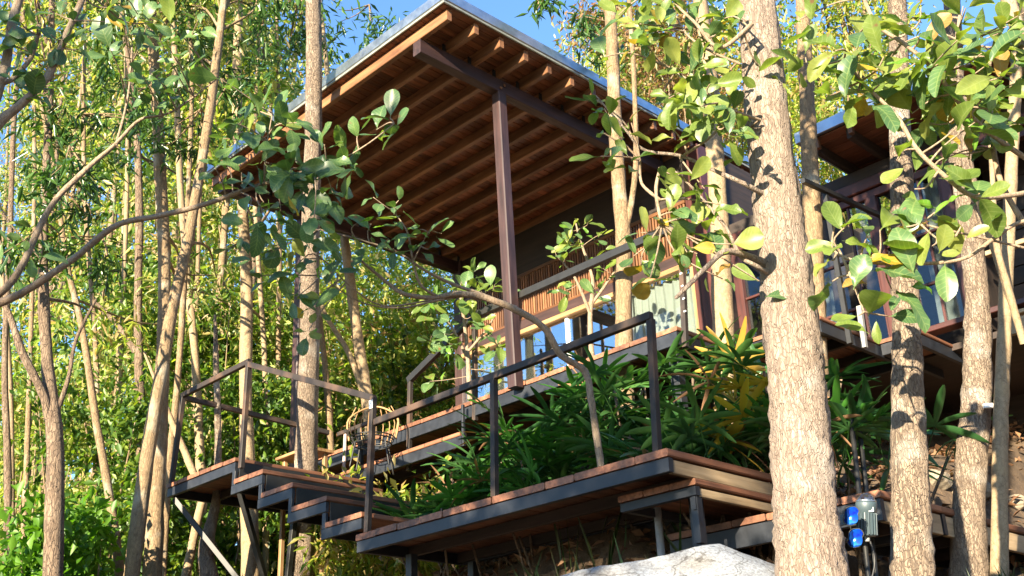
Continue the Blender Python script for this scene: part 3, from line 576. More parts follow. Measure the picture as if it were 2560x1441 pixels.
make_tree('tree', 'tall brown trunk growing through the platform in front of the roof', [(752, 1480, 12.75, .135), (765, 1170, 12.6, .128), (772, 900, 12.2, .115), (776, 600, 11.7, .103), (785, 250, 11.3, .095), (783, 0, 11.0, .088), (780, -150, 10.9, .08)], B_mid, seg=22, n=90, rough=.04, extra=3)

# ------------------------------------------------------------------ left wood
left = [
 ('forked trunk at lower left with pale limbs leaning left', B_dark, [(130, 1480, 11, .095), (138, 1200, 11, .09), (135, 1060, 11, .085), (118, 900, 11, .06), (108, 700, 11, .055), (112, 480, 11, .045), (125, 250, 11, .04), (130, 0, 11, .035)],
   [[(130, 1060, 11, .06), (105, 980, 10.9, .045), (55, 880, 10.8, .04), (20, 780, 10.8, .03), (-30, 700, 10.8, .025)], [(135, 1050, 11, .03), (170, 950, 11, .022), (190, 850, 11, .018), (240, 750, 11, .014)]]),
 ('thin dark trunk leaning left beside the forked one', B_thin, [(305, 1480, 13, .055), (275, 1250, 13, .05), (240, 1050, 13, .045), (205, 820, 13, .04), (165, 650, 13, .035), (140, 450, 13, .03), (100, 250, 13, .025)], []),
 ('leaning sunlit trunk crossing the straight one at left', B_thin, [(325, 1480, 12, .085), (360, 1200, 12, .08), (395, 980, 12, .075), (430, 780, 12, .068), (470, 600, 12, .06), (505, 400, 12, .058), (535, 200, 12, .055), (560, 0, 12, .05)], []),
 ('straight lichen-spotted trunk at left reaching the top edge', B_thin, [(378, 1480, 12.6, .105), (392, 1200, 12.6, .10), (402, 1000, 12.6, .09), (412, 750, 12.6, .08), (402, 450, 12.6, .075), (388, 200, 12.6, .07), (375, 0, 12.6, .065)], []),
 ('brown trunk just left of the lichen-spotted trunk', B_dark, [(345, 1480, 15, .07), (352, 1100, 15, .065), (345, 800, 15, .06), (348, 500, 15, .055), (335, 250, 15, .05), (300, 0, 15, .045)], [[(350, 900, 15, .05), (300, 820, 15, .04), (240, 760, 15, .03)]]),
 ('slim grey trunk right of the leaning sunlit trunk', B_thin, [(405, 1480, 14, .05), (420, 1200, 14, .045), (440, 1000, 14, .045), (455, 800, 14, .04), (470, 500, 14, .035), (480, 200, 14, .03), (470, 0, 14, .03)], []),
 ('light trunk with a dark vine behind the platform corner', B_pale, [(512, 1480, 15, .07), (500, 1150, 15, .065), (488, 900, 15, .06), (470, 700, 15, .055), (450, 450, 15, .05), (440, 200, 15, .045), (430, 0, 15, .045)], []),
 ('pale straight trunk behind the platform railing post', B_pale, [(628, 1480, 14.5, .125), (622, 1250, 14.5, .12), (615, 1000, 14.5, .085), (616, 700, 14.5, .085), (605, 500, 14.5, .078), (592, 250, 14.5, .072), (597, 0, 14.5, .065)], []),
 ('bright yellowish trunk behind the stair railing', B_pale, [(935, 1150, 15.4, .09), (918, 1000, 15.4, .09), (895, 850, 15.4, .082), (872, 680, 15.4, .075), (850, 500, 15.4, .065), (830, 300, 15.4, .05)], [[(915, 1000, 15.4, .05), (870, 880, 15.3, .042), (815, 790, 15.2, .035), (780, 700, 15.2, .025)]]),
 ('slanting bare trunk under the platform', B_pale, [(490, 1320, 13.5, .05), (505, 1250, 13.5, .045), (470, 1150, 13.5, .045), (440, 1080, 13.5, .04), (400, 980, 13.5, .03)], []),
 ('short stump-like trunk below the platform', B_mid, [(530, 1480, 13, .11), (515, 1380, 13, .09), (540, 1250, 13, .05), (545, 1100, 13, .04), (540, 900, 13, .035)], []),
 ('grey trunk under the stair beside the struts', B_thin, [(850, 1480, 16, .08), (845, 1330, 16, .07), (830, 1200, 16, .06), (820, 1000, 16, .05), (800, 800, 16, .04)], [[(850, 1400, 16, .035), (880, 1300, 16, .03), (885, 1200, 16, .02)]]),
 ('thin sapling trunk at the far left edge', B_dark, [(15, 1480, 15, .05), (20, 1200, 15, .05), (12, 900, 15, .045), (25, 600, 15, .04), (35, 300, 15, .04), (60, 0, 15, .035)], []),
]
for k, (lb, bm, pts, br) in enumerate(left):
    top = at(*pts[-1][:3]); t0 = at(*pts[len(pts)//2][:3]); rng = np.random.default_rng(100+k)
    c = [((top[0]+rng.normal(0, .4), top[1]+rng.normal(0, .4), max(top[2], 5)+rng.uniform(-.3, .8)+(1.3 if pts[0][2] > 12.2 else 0)), (1.7, 1.7, 2.1), 90), ((t0[0]+1.6+rng.normal(0, .3), t0[1]+2.4, t0[2]+1.2), (1.2, 1.2, 1.6), 10)]
    make_tree('tree', lb, pts, bm, crown=c if k < 8 else None, leafm=L_narrow if k % 3 else L_yellow, branches=br, extra=3.0 if pts[-1][1] < 400 else .6, seg=12, n=50, group='slender trees on the left slope', leafkw=dict(L=.18, per=16, r=.30))
# dark leafy sprays of the nearer left trees
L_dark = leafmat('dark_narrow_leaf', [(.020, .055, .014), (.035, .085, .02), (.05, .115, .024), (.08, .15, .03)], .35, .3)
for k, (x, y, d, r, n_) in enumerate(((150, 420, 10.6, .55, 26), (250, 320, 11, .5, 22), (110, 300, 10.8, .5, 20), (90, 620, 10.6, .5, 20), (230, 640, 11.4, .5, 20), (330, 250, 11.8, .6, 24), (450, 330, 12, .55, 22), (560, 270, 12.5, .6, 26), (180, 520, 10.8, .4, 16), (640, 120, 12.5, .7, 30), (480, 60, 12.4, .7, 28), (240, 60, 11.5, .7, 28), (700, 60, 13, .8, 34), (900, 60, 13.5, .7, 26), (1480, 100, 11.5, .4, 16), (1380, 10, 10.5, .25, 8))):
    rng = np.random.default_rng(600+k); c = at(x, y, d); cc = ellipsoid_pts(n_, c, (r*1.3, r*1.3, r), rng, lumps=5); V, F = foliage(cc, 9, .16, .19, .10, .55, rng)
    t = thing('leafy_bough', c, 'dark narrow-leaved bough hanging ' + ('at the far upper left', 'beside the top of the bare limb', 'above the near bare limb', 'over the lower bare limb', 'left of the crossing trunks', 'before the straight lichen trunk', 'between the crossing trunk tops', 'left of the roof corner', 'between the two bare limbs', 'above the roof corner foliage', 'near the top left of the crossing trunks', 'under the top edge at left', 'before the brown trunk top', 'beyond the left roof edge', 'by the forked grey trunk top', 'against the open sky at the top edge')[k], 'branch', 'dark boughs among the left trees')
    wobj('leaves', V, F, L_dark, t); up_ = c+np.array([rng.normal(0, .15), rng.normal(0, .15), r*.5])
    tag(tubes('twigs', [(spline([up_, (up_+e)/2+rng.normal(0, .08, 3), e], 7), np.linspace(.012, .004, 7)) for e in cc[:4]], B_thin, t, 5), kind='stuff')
for k, (x0, x1, d, r) in enumerate(sorted(((55, 80, 15, .035), (228, 212, 16, .04), (292, 312, 17, .045), (474, 508, 17, .04), (566, 577, 18, .05), (664, 650, 16, .04), (703, 690, 17.5, .045), (30, -10, 16, .04)))):
    q = random.Random(k); make_tree('tree', 'bare pole-thin trunk among the left trees, %s counting from the left edge' % ('first', 'second', 'third', 'fourth', 'fifth', 'sixth', 'seventh', 'eighth', 'ninth', 'tenth', 'eleventh', 'twelfth')[k], [(x0, 1480, d, r*1.2), ((x0*2+x1)/3+q.gauss(0, 8), 950, d, r*1.05), ((x0+x1*2)/3+q.gauss(0, 10), 450, d, r*.9), (x1, 0, d, r*.75)], B_thin if k % 3 else B_pale, seg=10, n=36, extra=2, group='pole-thin trunks at left')
# farther slender trees
rng = np.random.default_rng(5); far_lab = {'l': 'slim far tree among many at the left of the photo', 'm': 'slim far tree on the slope behind the platform and pavilion', 'r': 'slim far tree behind the roofs at upper right'}
spots = []
for k in range(24): spots.append(('l', rng.uniform(70, 620), rng.uniform(18, 40)))
for k in range(12): spots.append(('l', rng.uniform(-60, 120), rng.uniform(25, 40)))
for k in range(13): spots.append(('m', rng.uniform(560, 1300), rng.uniform(19, 32)))
for k in range(15): spots.append(('r', rng.uniform(1330, 2560), rng.uniform(19, 30)))
for k, (zn, px_, dd) in enumerate(spots):
    if 1090 < px_ < 1440: continue
    base = at(px_, 1441, dd); gz = ground_z(base[0], base[1]); b = np.array([base[0], base[1], gz]); H = min(30, max(13, dd*.80))*rng.uniform(.85, 1.1)-float(gz)*.5 if zn == 'l' else rng.uniform(13, 18)
    if zn == 'm': H = rng.uniform(9, 13) if px_ < 800 else rng.uniform(7, 9.5)
    lean = rng.normal(0, .05, 2); P = np.array([b-[0, 0, .3], b+[lean[0]*H*.35+rng.normal(0, .15), lean[1]*H*.35, H*.35], b+[lean[0]*H*.7, lean[1]*H*.7+rng.normal(0, .2), H*.7], b+[lean[0]*H, lean[1]*H, H]])
    r0 = rng.uniform(.05, .10); R = np.array([r0*1.15, r0, r0*.8, r0*.3])
    if b[0] > 5 and b[0] < 16 and b[1] < 14: continue
    t = thing('tree', b, far_lab[zn], 'tree', {'l': 'far slender trees at left', 'm': 'far slender trees behind the pavilion', 'r': 'far slender trees at upper right'}[zn])
    S = spline(P, 22); RR = np.interp(np.linspace(0, 3, 22), np.arange(4), R); tubes('trunk', [(S, RR)], [B_thin, B_thin, B_dark, B_thin][k % 4], t, 8, .04)
    cc = []
    for q in range(9):
        f = rng.uniform(.3, 1.0); c = S[int(f*21)]+rng.normal(0, .7, 3); cc.append(ellipsoid_pts(34, c, (1.7, 1.7, 1.4), rng, lumps=5))
    cc = clear_of_house(np.concatenate(cc)); V, F = foliage(cc, 10, .36, .20, .19, rng=rng)
    wobj('crown', V, F, [L_narrow, L_narrow, L_yellow, L_bush, L_sun][k % 5] if zn == 'l' else [L_yellow, L_sun, L_narrow][k % 3] if zn == 'm' else [L_yellow, L_narrow, L_yellow][k % 3], t)
    tl = []
    for q in range(12):
        e = cc[rng.integers(len(cc))]; i0 = int(np.clip(np.argmin(np.abs(S[:, 2]-(e[2]-1.0))), 2, 20)); tl.append((spline([S[i0], (S[i0]+e)/2+[0, 0, .15], e], 6), np.linspace(RR[i0]*.4, .008, 6)))
    tag(tubes('limbs', tl, B_thin, t, 4), kind='stuff')
# understory on the slope behind: individual bushes and one mass of undergrowth
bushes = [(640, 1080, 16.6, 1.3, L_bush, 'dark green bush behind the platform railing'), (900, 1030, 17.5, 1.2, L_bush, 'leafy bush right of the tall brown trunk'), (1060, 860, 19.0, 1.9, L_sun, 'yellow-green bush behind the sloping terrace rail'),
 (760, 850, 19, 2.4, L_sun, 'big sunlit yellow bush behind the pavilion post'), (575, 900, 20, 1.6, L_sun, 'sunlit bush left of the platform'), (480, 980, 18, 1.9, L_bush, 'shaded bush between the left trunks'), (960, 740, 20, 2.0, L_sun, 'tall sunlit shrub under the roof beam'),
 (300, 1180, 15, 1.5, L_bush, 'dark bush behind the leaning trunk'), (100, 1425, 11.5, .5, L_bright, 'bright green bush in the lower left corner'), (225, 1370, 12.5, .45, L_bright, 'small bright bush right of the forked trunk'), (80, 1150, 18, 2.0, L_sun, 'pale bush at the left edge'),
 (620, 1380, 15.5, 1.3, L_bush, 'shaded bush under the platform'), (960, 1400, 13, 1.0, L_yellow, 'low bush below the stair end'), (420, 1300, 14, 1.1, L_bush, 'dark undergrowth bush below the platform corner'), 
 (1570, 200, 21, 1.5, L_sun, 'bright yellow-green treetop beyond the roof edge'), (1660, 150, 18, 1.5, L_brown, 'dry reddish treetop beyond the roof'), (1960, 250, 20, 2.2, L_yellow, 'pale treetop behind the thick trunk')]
for k, (px_, py_, dd, r, lm, lb) in enumerate(bushes):
    c = at(px_, py_, dd); gz = float(ground_z(c[0], c[1])); rng = np.random.default_rng(300+k)
    t = thing('bush' if 'treetop' not in lb else 'tree', (c[0], c[1], gz), lb, 'bush' if 'treetop' not in lb else 'tree'); hz = max((c[2]-gz)*.55, r)
    cc = ellipsoid_pts(int(200*min(r, 2.2)), c, (r*1.35, r*1.35, r*1.35), rng, lumps=9)
    if 'treetop' not in lb: cc = np.concatenate([cc, ellipsoid_pts(int(110*r), (c[0], c[1], (c[2]+gz)/2), (r*1.1, r*1.1, hz), rng, lumps=8)])
    cc2 = clear_of_house(cc); cc = cc2 if len(cc2) > 40 else cc; big = lm in (L_bush, L_bright); V, F = foliage(cc, 15, .26, .15 if big else .16, .24 if big else .15, .35, rng); wobj('leaves', V, F, lm, t)
    tl = [(spline([np.array([c[0], c[1], gz-.2])+rng.normal(0, .12, 3)*[1, 1, 0], (np.array([c[0], c[1], gz])+e)/2+rng.normal(0, .15, 3), e], 8), np.linspace(.035, .007, 8)) for e in cc[rng.integers(0, len(cc), 14)]]
    tag(tubes('stems', tl, B_thin, t, 5), kind='stuff')
def undergrowth(name, lab, npt, fx, mat, L, wr, seed, per=14):
    rng = np.random.default_rng(seed); C = clear_of_house(fx(rng, npt)); V, F = foliage(C, per, .35, L, wr, .3, rng); tag(wobj(name, V, F, mat), lab, 'undergrowth', kind='stuff')
def slope_pts(x0, x1, d0, d1, h, hp=1.0):
    def f(rng, n):
        px_ = rng.uniform(x0, x1, n); d = d0+(d1-d0)*rng.uniform(0, 1, n)**.8; P = np.array([at(a, 1200, b) for a, b in zip(px_, d)]); z = ground_z(P[:, 0], P[:, 1]); lump = .5+.5*np.sin(P[:, 0]*.9+1.3)*np.sin(P[:, 1]*.8)
        P[:, 2] = z+rng.uniform(0, 1, n)**hp*h*(.35+.75*lump); return P
    return f
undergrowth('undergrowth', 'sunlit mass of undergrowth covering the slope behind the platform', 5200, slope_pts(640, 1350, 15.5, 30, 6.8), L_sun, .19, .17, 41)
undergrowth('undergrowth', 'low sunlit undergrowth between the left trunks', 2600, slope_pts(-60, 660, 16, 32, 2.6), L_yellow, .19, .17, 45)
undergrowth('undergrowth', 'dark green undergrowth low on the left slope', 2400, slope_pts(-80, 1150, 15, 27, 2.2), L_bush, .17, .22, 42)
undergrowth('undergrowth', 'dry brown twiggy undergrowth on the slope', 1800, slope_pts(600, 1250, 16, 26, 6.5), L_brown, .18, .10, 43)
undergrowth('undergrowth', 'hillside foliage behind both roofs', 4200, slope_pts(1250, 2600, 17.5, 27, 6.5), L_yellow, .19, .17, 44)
# thin tangled stems in the undergrowth
rng = np.random.default_rng(77); tl = []
for k in range(170):
    p = at(rng.uniform(-40, 1000), 1200, rng.uniform(13.5, 26))
    if p[1] < 14: continue
    z = float(ground_z(p[0], p[1])); h = rng.uniform(2, 6.5); e = np.array([p[0], p[1], z+h])+rng.normal(0, .9, 3)
    tl.append((spline([[p[0], p[1], z-.1], [p[0]+rng.normal(0, .3), p[1]+rng.normal(0, .3), z+h*.5], e], 9), np.linspace(rng.uniform(.012, .03), .006, 9)))
tag(tubes('saplings', tl, B_pale, None, 5), 'tangle of bare thin stems in the undergrowth', 'undergrowth', kind='stuff')

# unseen trees added on the sunny side to shade the lower decks
rng = np.random.default_rng(9)
for k in range(5):
    b = np.array([-6.0+rng.normal(0, .8), .9+1.25*k+rng.normal(0, .2), 0.0]); b[2] = ground_z(b[0], b[1]); H = 10.8+rng.uniform(-.5, .5)
    t = thing('tree', b, 'unseen leafy tree added left of the viewer to shade the lower decks', 'tree', 'added shade trees outside the frame')
    P = np.array([b-[0, 0, .3], b+[.1, 0, 3], b+[0, .1, 6.5], b+[0, 0, H]]); tubes('trunk', [(spline(P, 14), np.linspace(.14, .05, 14))], B_thin, t, 8, .04)
    cc = np.concatenate([ellipsoid_pts(110, (b[0], b[1], b[2]+z), (1.3, 1.3, 1.3), rng, lumps=6) for z in np.linspace(3.6, H-.9, 5)])
    V, F = foliage(cc, 8, .32, .22, .22, .3, rng); wobj('crown', V, F, L_bush, t)

# ------------------------------------------------------------------ cashew branches with single leaves
def cashew_leaf_mesh(mat, seed, new=False):
    r = random.Random(seed); nl, nw = 9, 4; V = []; F = []; wmax = r.uniform(.22, .34) if not new else .17; curl = r.uniform(-.45, .9); fold = r.uniform(.05, .45); wav = r.uniform(.01, .07); ph = r.uniform(0, 6); tw = r.uniform(-.25, .25)
    for i in range(nl+1):
        s = i/nl; w = wmax*(math.sin(math.pi*min(1, s*.93+.02)**1.45))**.62 if 0 < i < nl else .012+.05*(i == nl)
        for j in range(nw+1):
            q = (j/nw-.5)*2; x = q*w; z = abs(x)*fold-curl*s*s*.5+wav*math.sin(9*s+ph+2*q)*abs(q); a = tw*s
            V.append((x*math.cos(a)-z*math.sin(a)*.3, .09+s*.91, z+x*math.sin(a)))
    for i in range(nl):
        for j in range(nw): a = i*(nw+1)+j; F.append((a, a+1, a+nw+2, a+nw+1))
    b = len(V); V += [(-.012, 0, 0), (.012, 0, 0), (.01, .1, .004), (-.01, .1, .004)]; F.append((b, b+1, b+2, b+3))
    return mesh_np('leaf', V, F, mat, True)
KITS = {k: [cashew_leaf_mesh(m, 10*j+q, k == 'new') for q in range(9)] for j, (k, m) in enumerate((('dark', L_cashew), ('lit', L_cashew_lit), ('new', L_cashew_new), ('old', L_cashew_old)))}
def place_leaf(parent, base, d, nrm, size, kind, r):
    d = Vector(d).normalized(); n = Vector(nrm); s = d.cross(n)
    if s.length < .05: s = d.cross(Vector((1, .2, .1)))
    s.normalize(); n = s.cross(d); M = Matrix(((s.x, d.x, n.x, base[0]), (s.y, d.y, n.y, base[1]), (s.z, d.z, n.z, base[2]), (0, 0, 0, 1))) @ Matrix.Diagonal((size*r.uniform(.75, 1.2), size, size*r.uniform(.7, 1.4), 1))
    obj('leaf', r.choice(KITS[kind]), parent, M)
def rosette(parent, c, axis, n, size, kinds, r, spread=.9):
    a = Vector(axis).normalized(); t1 = a.orthogonal().normalized(); t2 = a.cross(t1); a0 = r.uniform(0, 6)
    for k in range(n):
        f = k/max(1, n-1); th = a0+k*2.4; rd = t1*math.cos(th)+t2*math.sin(th); d = (rd*spread*r.uniform(.7, 1.2)+a*(.15+.7*f)).normalized(); d.z -= r.uniform(-.05, .4)
        nrm = a*.4+Vector((-.75, -.6, .55))+Vector((r.gauss(0, .5), r.gauss(0, .5), r.gauss(0, .4)))
        kind = r.choices([q[0] for q in kinds], [q[1] for q in kinds])[0]; p = Vector(c)-a*(.10*(1-f))*size/.15+rd*.006
        place_leaf(parent, p, d, nrm, size*r.uniform(.55, 1.25)*(1.0 if kind != 'new' else .6), kind, r)
def cashew(name, label, stems, sprays, seed, size, kinds, cat='branch', group=None, trunk=None):
    """stems: photo polylines with distance and radius; sprays: (x, y, dist, leaves)"""
    r = random.Random(seed); paths = []
    for s in stems:
        Q = np.array([at(*p[:3]) for p in s]); q = [p[3] for p in s]; m = max(8, 5*len(s)); paths.append((spline(Q, m), np.interp(np.linspace(0, len(q)-1, m), np.arange(len(q)), q)))
    t = thing(name, paths[0][0][0], label, cat, group)
    for p in paths: tubes('branch', [p], B_twig, t, 10, .06)
    if trunk:                                # the stem that carries these limbs, just outside the frame
        f = at(*trunk[:3]); g = np.array([f[0]+.1, f[1]+.1, float(ground_z(f[0], f[1]))-.2]); top = f+np.array([-.1, .05, 1.6])
        tubes('trunk', [(spline([g, (g+f)/2+np.array([.05, -.04, 0]), f, top], 24), np.linspace(trunk[3]*1.4, trunk[3]*.5, 24))], B_twig, t, 14, .05)
        for p in paths:
            if np.linalg.norm(p[0][0]-f) < 1.0: tubes('branch', [(spline([f+np.array([0, 0, min(1.2, p[0][0][2]-f[2])-.12]), p[0][0]], 5), np.linspace(p[1][0]*1.25, p[1][0], 5))], B_twig, t, 10, .05)
    allp = np.concatenate([p[0] for p in paths])
    for (x, y, dd, n) in sprays:
        c = at(x, y, dd)+np.array([r.gauss(0, .03), r.gauss(0, .03), 0]); k = np.argmin(np.linalg.norm(allp-c, axis=1)); a = allp[k]; ax = c-a; L = np.linalg.norm(ax)
        if L > .03:
            mid = (a+c)/2+np.array([r.gauss(0, .1), r.gauss(0, .1), r.gauss(0, .08)])*L
            tubes('twig', [(spline([a, mid, c], 8), np.linspace(.006, .003, 8))], B_twig, t, 6)
        ax = ax/(L+1e-6)*.6+np.array([0, 0, .5])+np.array([r.gauss(0, .3), r.gauss(0, .3), r.gauss(0, .2)])
        rosette(t, c, ax, n, size, kinds, r)
    return t
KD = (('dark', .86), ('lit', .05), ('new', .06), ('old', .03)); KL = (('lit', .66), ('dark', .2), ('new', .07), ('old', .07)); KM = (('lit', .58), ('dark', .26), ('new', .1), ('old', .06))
def scatter(r, pts, n, jx, jy, dd, jd, nl):
    out = []
    for k in range(n):
        x, y = r.choice(pts); out.append((x+r.gauss(0, jx), y+r.gauss(0, jy), dd+r.gauss(0, jd), r.randint(*nl)))
    return out
rs = random.Random(21)
cashew('cashew_branch', 'dark-leaved cashew branch reaching in from the left towards the roof corner',
  [[(-40, 775, 6.6, .03), (60, 730, 6.6, .024), (180, 650, 6.6, .022), (290, 565, 6.6, .020), (400, 540, 6.6, .018), (500, 515, 6.6, .017), (600, 480, 6.6, .015), (680, 455, 6.6, .012), (745, 450, 6.6, .008)],
   [(-40, 760, 7, .03), (40, 690, 7, .025), (125, 520, 7, .021), (210, 430, 7, .019), (290, 360, 7, .015), (350, 300, 7, .011), (430, 280, 7, .008), (540, 200, 7, .005)],
   [(290, 365, 7, .010), (320, 240, 7, .008), (330, 120, 7, .006)], [(660, 455, 6.6, .008), (665, 380, 6.5, .006), (680, 290, 6.5, .004)], [(690, 455, 6.6, .006), (780, 420, 6.5, .006), (850, 400, 6.5, .005), (920, 360, 6.4, .005), (985, 310, 6.4, .004)]],
  [(x, y, 6.45+rs.gauss(0, .18), n) for x, y, n in ((640, 270, 6), (690, 290, 7), (720, 310, 6), (600, 310, 6), (560, 350, 5), (580, 400, 5), (650, 350, 6), (720, 390, 6), (760, 410, 6), (820, 370, 5), (870, 400, 6), (850, 440, 6), (790, 450, 7), (830, 480, 7), (770, 480, 6), (720, 440, 5), (660, 400, 5), (900, 340, 3), (930, 325, 4), (985, 308, 5), (840, 520, 6), (780, 540, 5),
    (710, 520, 5), (640, 500, 4), (600, 540, 4), (660, 560, 4), (620, 440, 4), (545, 420, 3), (320, 130, 3), (370, 180, 4), (420, 130, 3), (450, 210, 4), (390, 90, 4), (350, 60, 3), (540, 200, 3), (470, 110, 3), (300, 60, 4), (420, 60, 4), (330, 180, 4), (440, 150, 4), (500, 60, 4), (260, 120, 4), (400, 230, 4), (370, 20, 5))], 31, .17, KD, trunk=(-115, 800, 6.8, .06))
cashew('leaning_cashew_tree', 'small crooked cashew tree leaning left out of the lower deck',
  [[(1503, 1168, 8.15, .026), (1490, 1080, 8.15, .026), (1478, 1000, 8.1, .027), (1462, 930, 8.1, .027), (1400, 885, 8.0, .026), (1360, 820, 7.9, .026), (1290, 775, 7.8, .025), (1210, 745, 7.7, .025), (1140, 735, 7.6, .022), (1080, 745, 7.6, .018), (1010, 735, 7.5, .016), (960, 700, 7.5, .012), (900, 650, 7.4, .008)],
   [(1290, 770, 7.8, .015), (1200, 735, 7.7, .014), (1130, 710, 7.6, .013), (1060, 675, 7.5, .010), (990, 630, 7.4, .008), (900, 600, 7.3, .007), (800, 575, 7.2, .006)],
   [(1090, 740, 7.6, .012), (1050, 710, 7.5, .010), (1030, 640, 7.4, .008), (1018, 580, 7.4, .006), (985, 530, 7.4, .004)],
   [(1080, 750, 7.6, .008), (960, 765, 7.5, .006), (880, 720, 7.4, .005), (820, 660, 7.3, .004)], [(1170, 738, 7.65, .012), (1090, 752, 7.6, .01), (1000, 770, 7.5, .006), (900, 755, 7.5, .005), (800, 690, 7.4, .004)], [(1030, 660, 7.4, .006), (1060, 600, 7.35, .004), (1075, 575, 7.3, .003)]],
  [(940, 500, 7.3, 4), (985, 520, 7.3, 3), (1020, 500, 7.35, 2), (930, 560, 7.3, 4), (1060, 575, 7.3, 4), (1010, 560, 7.4, 4), (1085, 585, 7.3, 3), (960, 600, 7.3, 5), (985, 630, 7.35, 5), (920, 640, 7.3, 4), (1060, 630, 7.4, 3), (890, 555, 7.2, 3), (760, 610, 7.1, 5), (700, 640, 7.1, 5), (730, 680, 7.1, 5), (780, 650, 7.1, 5), (660, 600, 7.1, 5), (620, 640, 7.0, 4), (740, 740, 7.1, 5), (780, 770, 7.1, 5), (760, 830, 7.1, 4), (700, 560, 7.1, 4), (820, 610, 7.2, 3), (650, 690, 7.1, 4), (575, 620, 7.0, 3), (800, 720, 7.2, 3)], 33, .165, (('dark', .68), ('lit', .14), ('new', .15), ('old', .03)), 'tree')
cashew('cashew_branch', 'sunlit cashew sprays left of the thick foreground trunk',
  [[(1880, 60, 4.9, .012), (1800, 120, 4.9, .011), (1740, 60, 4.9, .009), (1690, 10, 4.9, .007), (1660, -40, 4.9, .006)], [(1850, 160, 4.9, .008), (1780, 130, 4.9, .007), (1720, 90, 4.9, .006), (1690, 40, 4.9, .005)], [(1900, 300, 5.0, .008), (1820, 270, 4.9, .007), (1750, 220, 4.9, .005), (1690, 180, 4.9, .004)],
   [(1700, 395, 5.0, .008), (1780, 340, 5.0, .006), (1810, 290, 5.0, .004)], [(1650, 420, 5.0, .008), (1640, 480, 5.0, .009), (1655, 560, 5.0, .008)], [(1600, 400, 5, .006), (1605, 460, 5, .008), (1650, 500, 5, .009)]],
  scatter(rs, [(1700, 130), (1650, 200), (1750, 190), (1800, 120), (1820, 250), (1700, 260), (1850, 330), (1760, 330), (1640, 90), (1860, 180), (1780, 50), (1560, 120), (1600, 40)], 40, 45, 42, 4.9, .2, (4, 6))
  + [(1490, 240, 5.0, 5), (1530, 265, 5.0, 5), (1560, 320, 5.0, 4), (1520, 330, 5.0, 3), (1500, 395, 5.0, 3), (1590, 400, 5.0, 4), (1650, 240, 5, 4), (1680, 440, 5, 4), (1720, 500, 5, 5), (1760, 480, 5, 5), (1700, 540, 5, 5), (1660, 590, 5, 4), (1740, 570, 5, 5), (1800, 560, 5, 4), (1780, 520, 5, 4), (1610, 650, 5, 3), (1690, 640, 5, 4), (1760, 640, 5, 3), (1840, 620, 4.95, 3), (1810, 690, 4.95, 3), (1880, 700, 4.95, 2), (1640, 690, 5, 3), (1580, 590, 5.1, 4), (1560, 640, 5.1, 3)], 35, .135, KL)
cashew('cashew_branch', 'large-leaved cashew branches hanging over the right house',
  [[(2150, -30, 4.6, .010), (2190, 60, 4.6, .010), (2260, 110, 4.6, .010), (2330, 170, 4.6, .010), (2400, 260, 4.7, .011), (2470, 330, 4.8, .012), (2600, 420, 4.9, .014)], [(2110, 150, 4.6, .006), (2160, 210, 4.6, .008), (2240, 290, 4.6, .010), (2290, 370, 4.6, .011), (2350, 430, 4.6, .011), (2430, 490, 4.6, .010), (2520, 490, 4.7, .012), (2620, 470, 4.8, .014)],
   [(2620, 540, 4.7, .012), (2540, 560, 4.7, .010), (2480, 600, 4.7, .009), (2400, 650, 4.7, .009), (2250, 660, 4.7, .008), (2130, 650, 4.7, .007), (2080, 625, 4.7, .006)], [(2100, 630, 4.7, .006), (2130, 700, 4.7, .006), (2160, 780, 4.7, .004)], [(2400, 40, 4.8, .010), (2390, 110, 4.8, .009), (2385, 190, 4.8, .008)], [(2480, 120, 5, .012), (2470, 200, 5, .012), (2480, 330, 5, .013), (2500, 450, 5, .014), (2560, 560, 5, .015)], [(2300, 560, 4.6, .005), (2350, 600, 4.6, .004), (2390, 590, 4.6, .004)]],
  scatter(rs, [(2110, 160), (2180, 150), (2250, 90), (2300, 150), (2350, 80), (2420, 60), (2480, 100), (2240, 240), (2330, 260), (2420, 250), (2480, 220), (2150, 230), (2380, 340), (2440, 300), (2530, 80), (2310, 330), (2420, 170), (2080, 120), (2500, 330), (2540, 200)], 58, 44, 42, 4.7, .2, (3, 5))
  + [(2100, 570, 4.65, 4), (2105, 545, 4.65, 3), (2160, 580, 4.6, 2), (2200, 570, 4.6, 2), (2270, 470, 4.6, 3), (2375, 480, 4.6, 3), (2450, 500, 4.6, 4), (2330, 520, 4.6, 4), (2180, 650, 4.65, 3), (2320, 620, 4.6, 3), (2250, 560, 4.6, 3), (2090, 650, 4.7, 2), (2160, 790, 4.7, 3), (2230, 780, 4.7, 2), (2300, 690, 4.6, 3), (2420, 570, 4.6, 3), (2500, 530, 4.7, 2), (2370, 400, 4.6, 4), (2250, 400, 4.6, 3), (2060, 700, 4.7, 2), (2215, 720, 4.7, 2)], 37, .18, KM, trunk=(2690, 520, 4.85, .06))
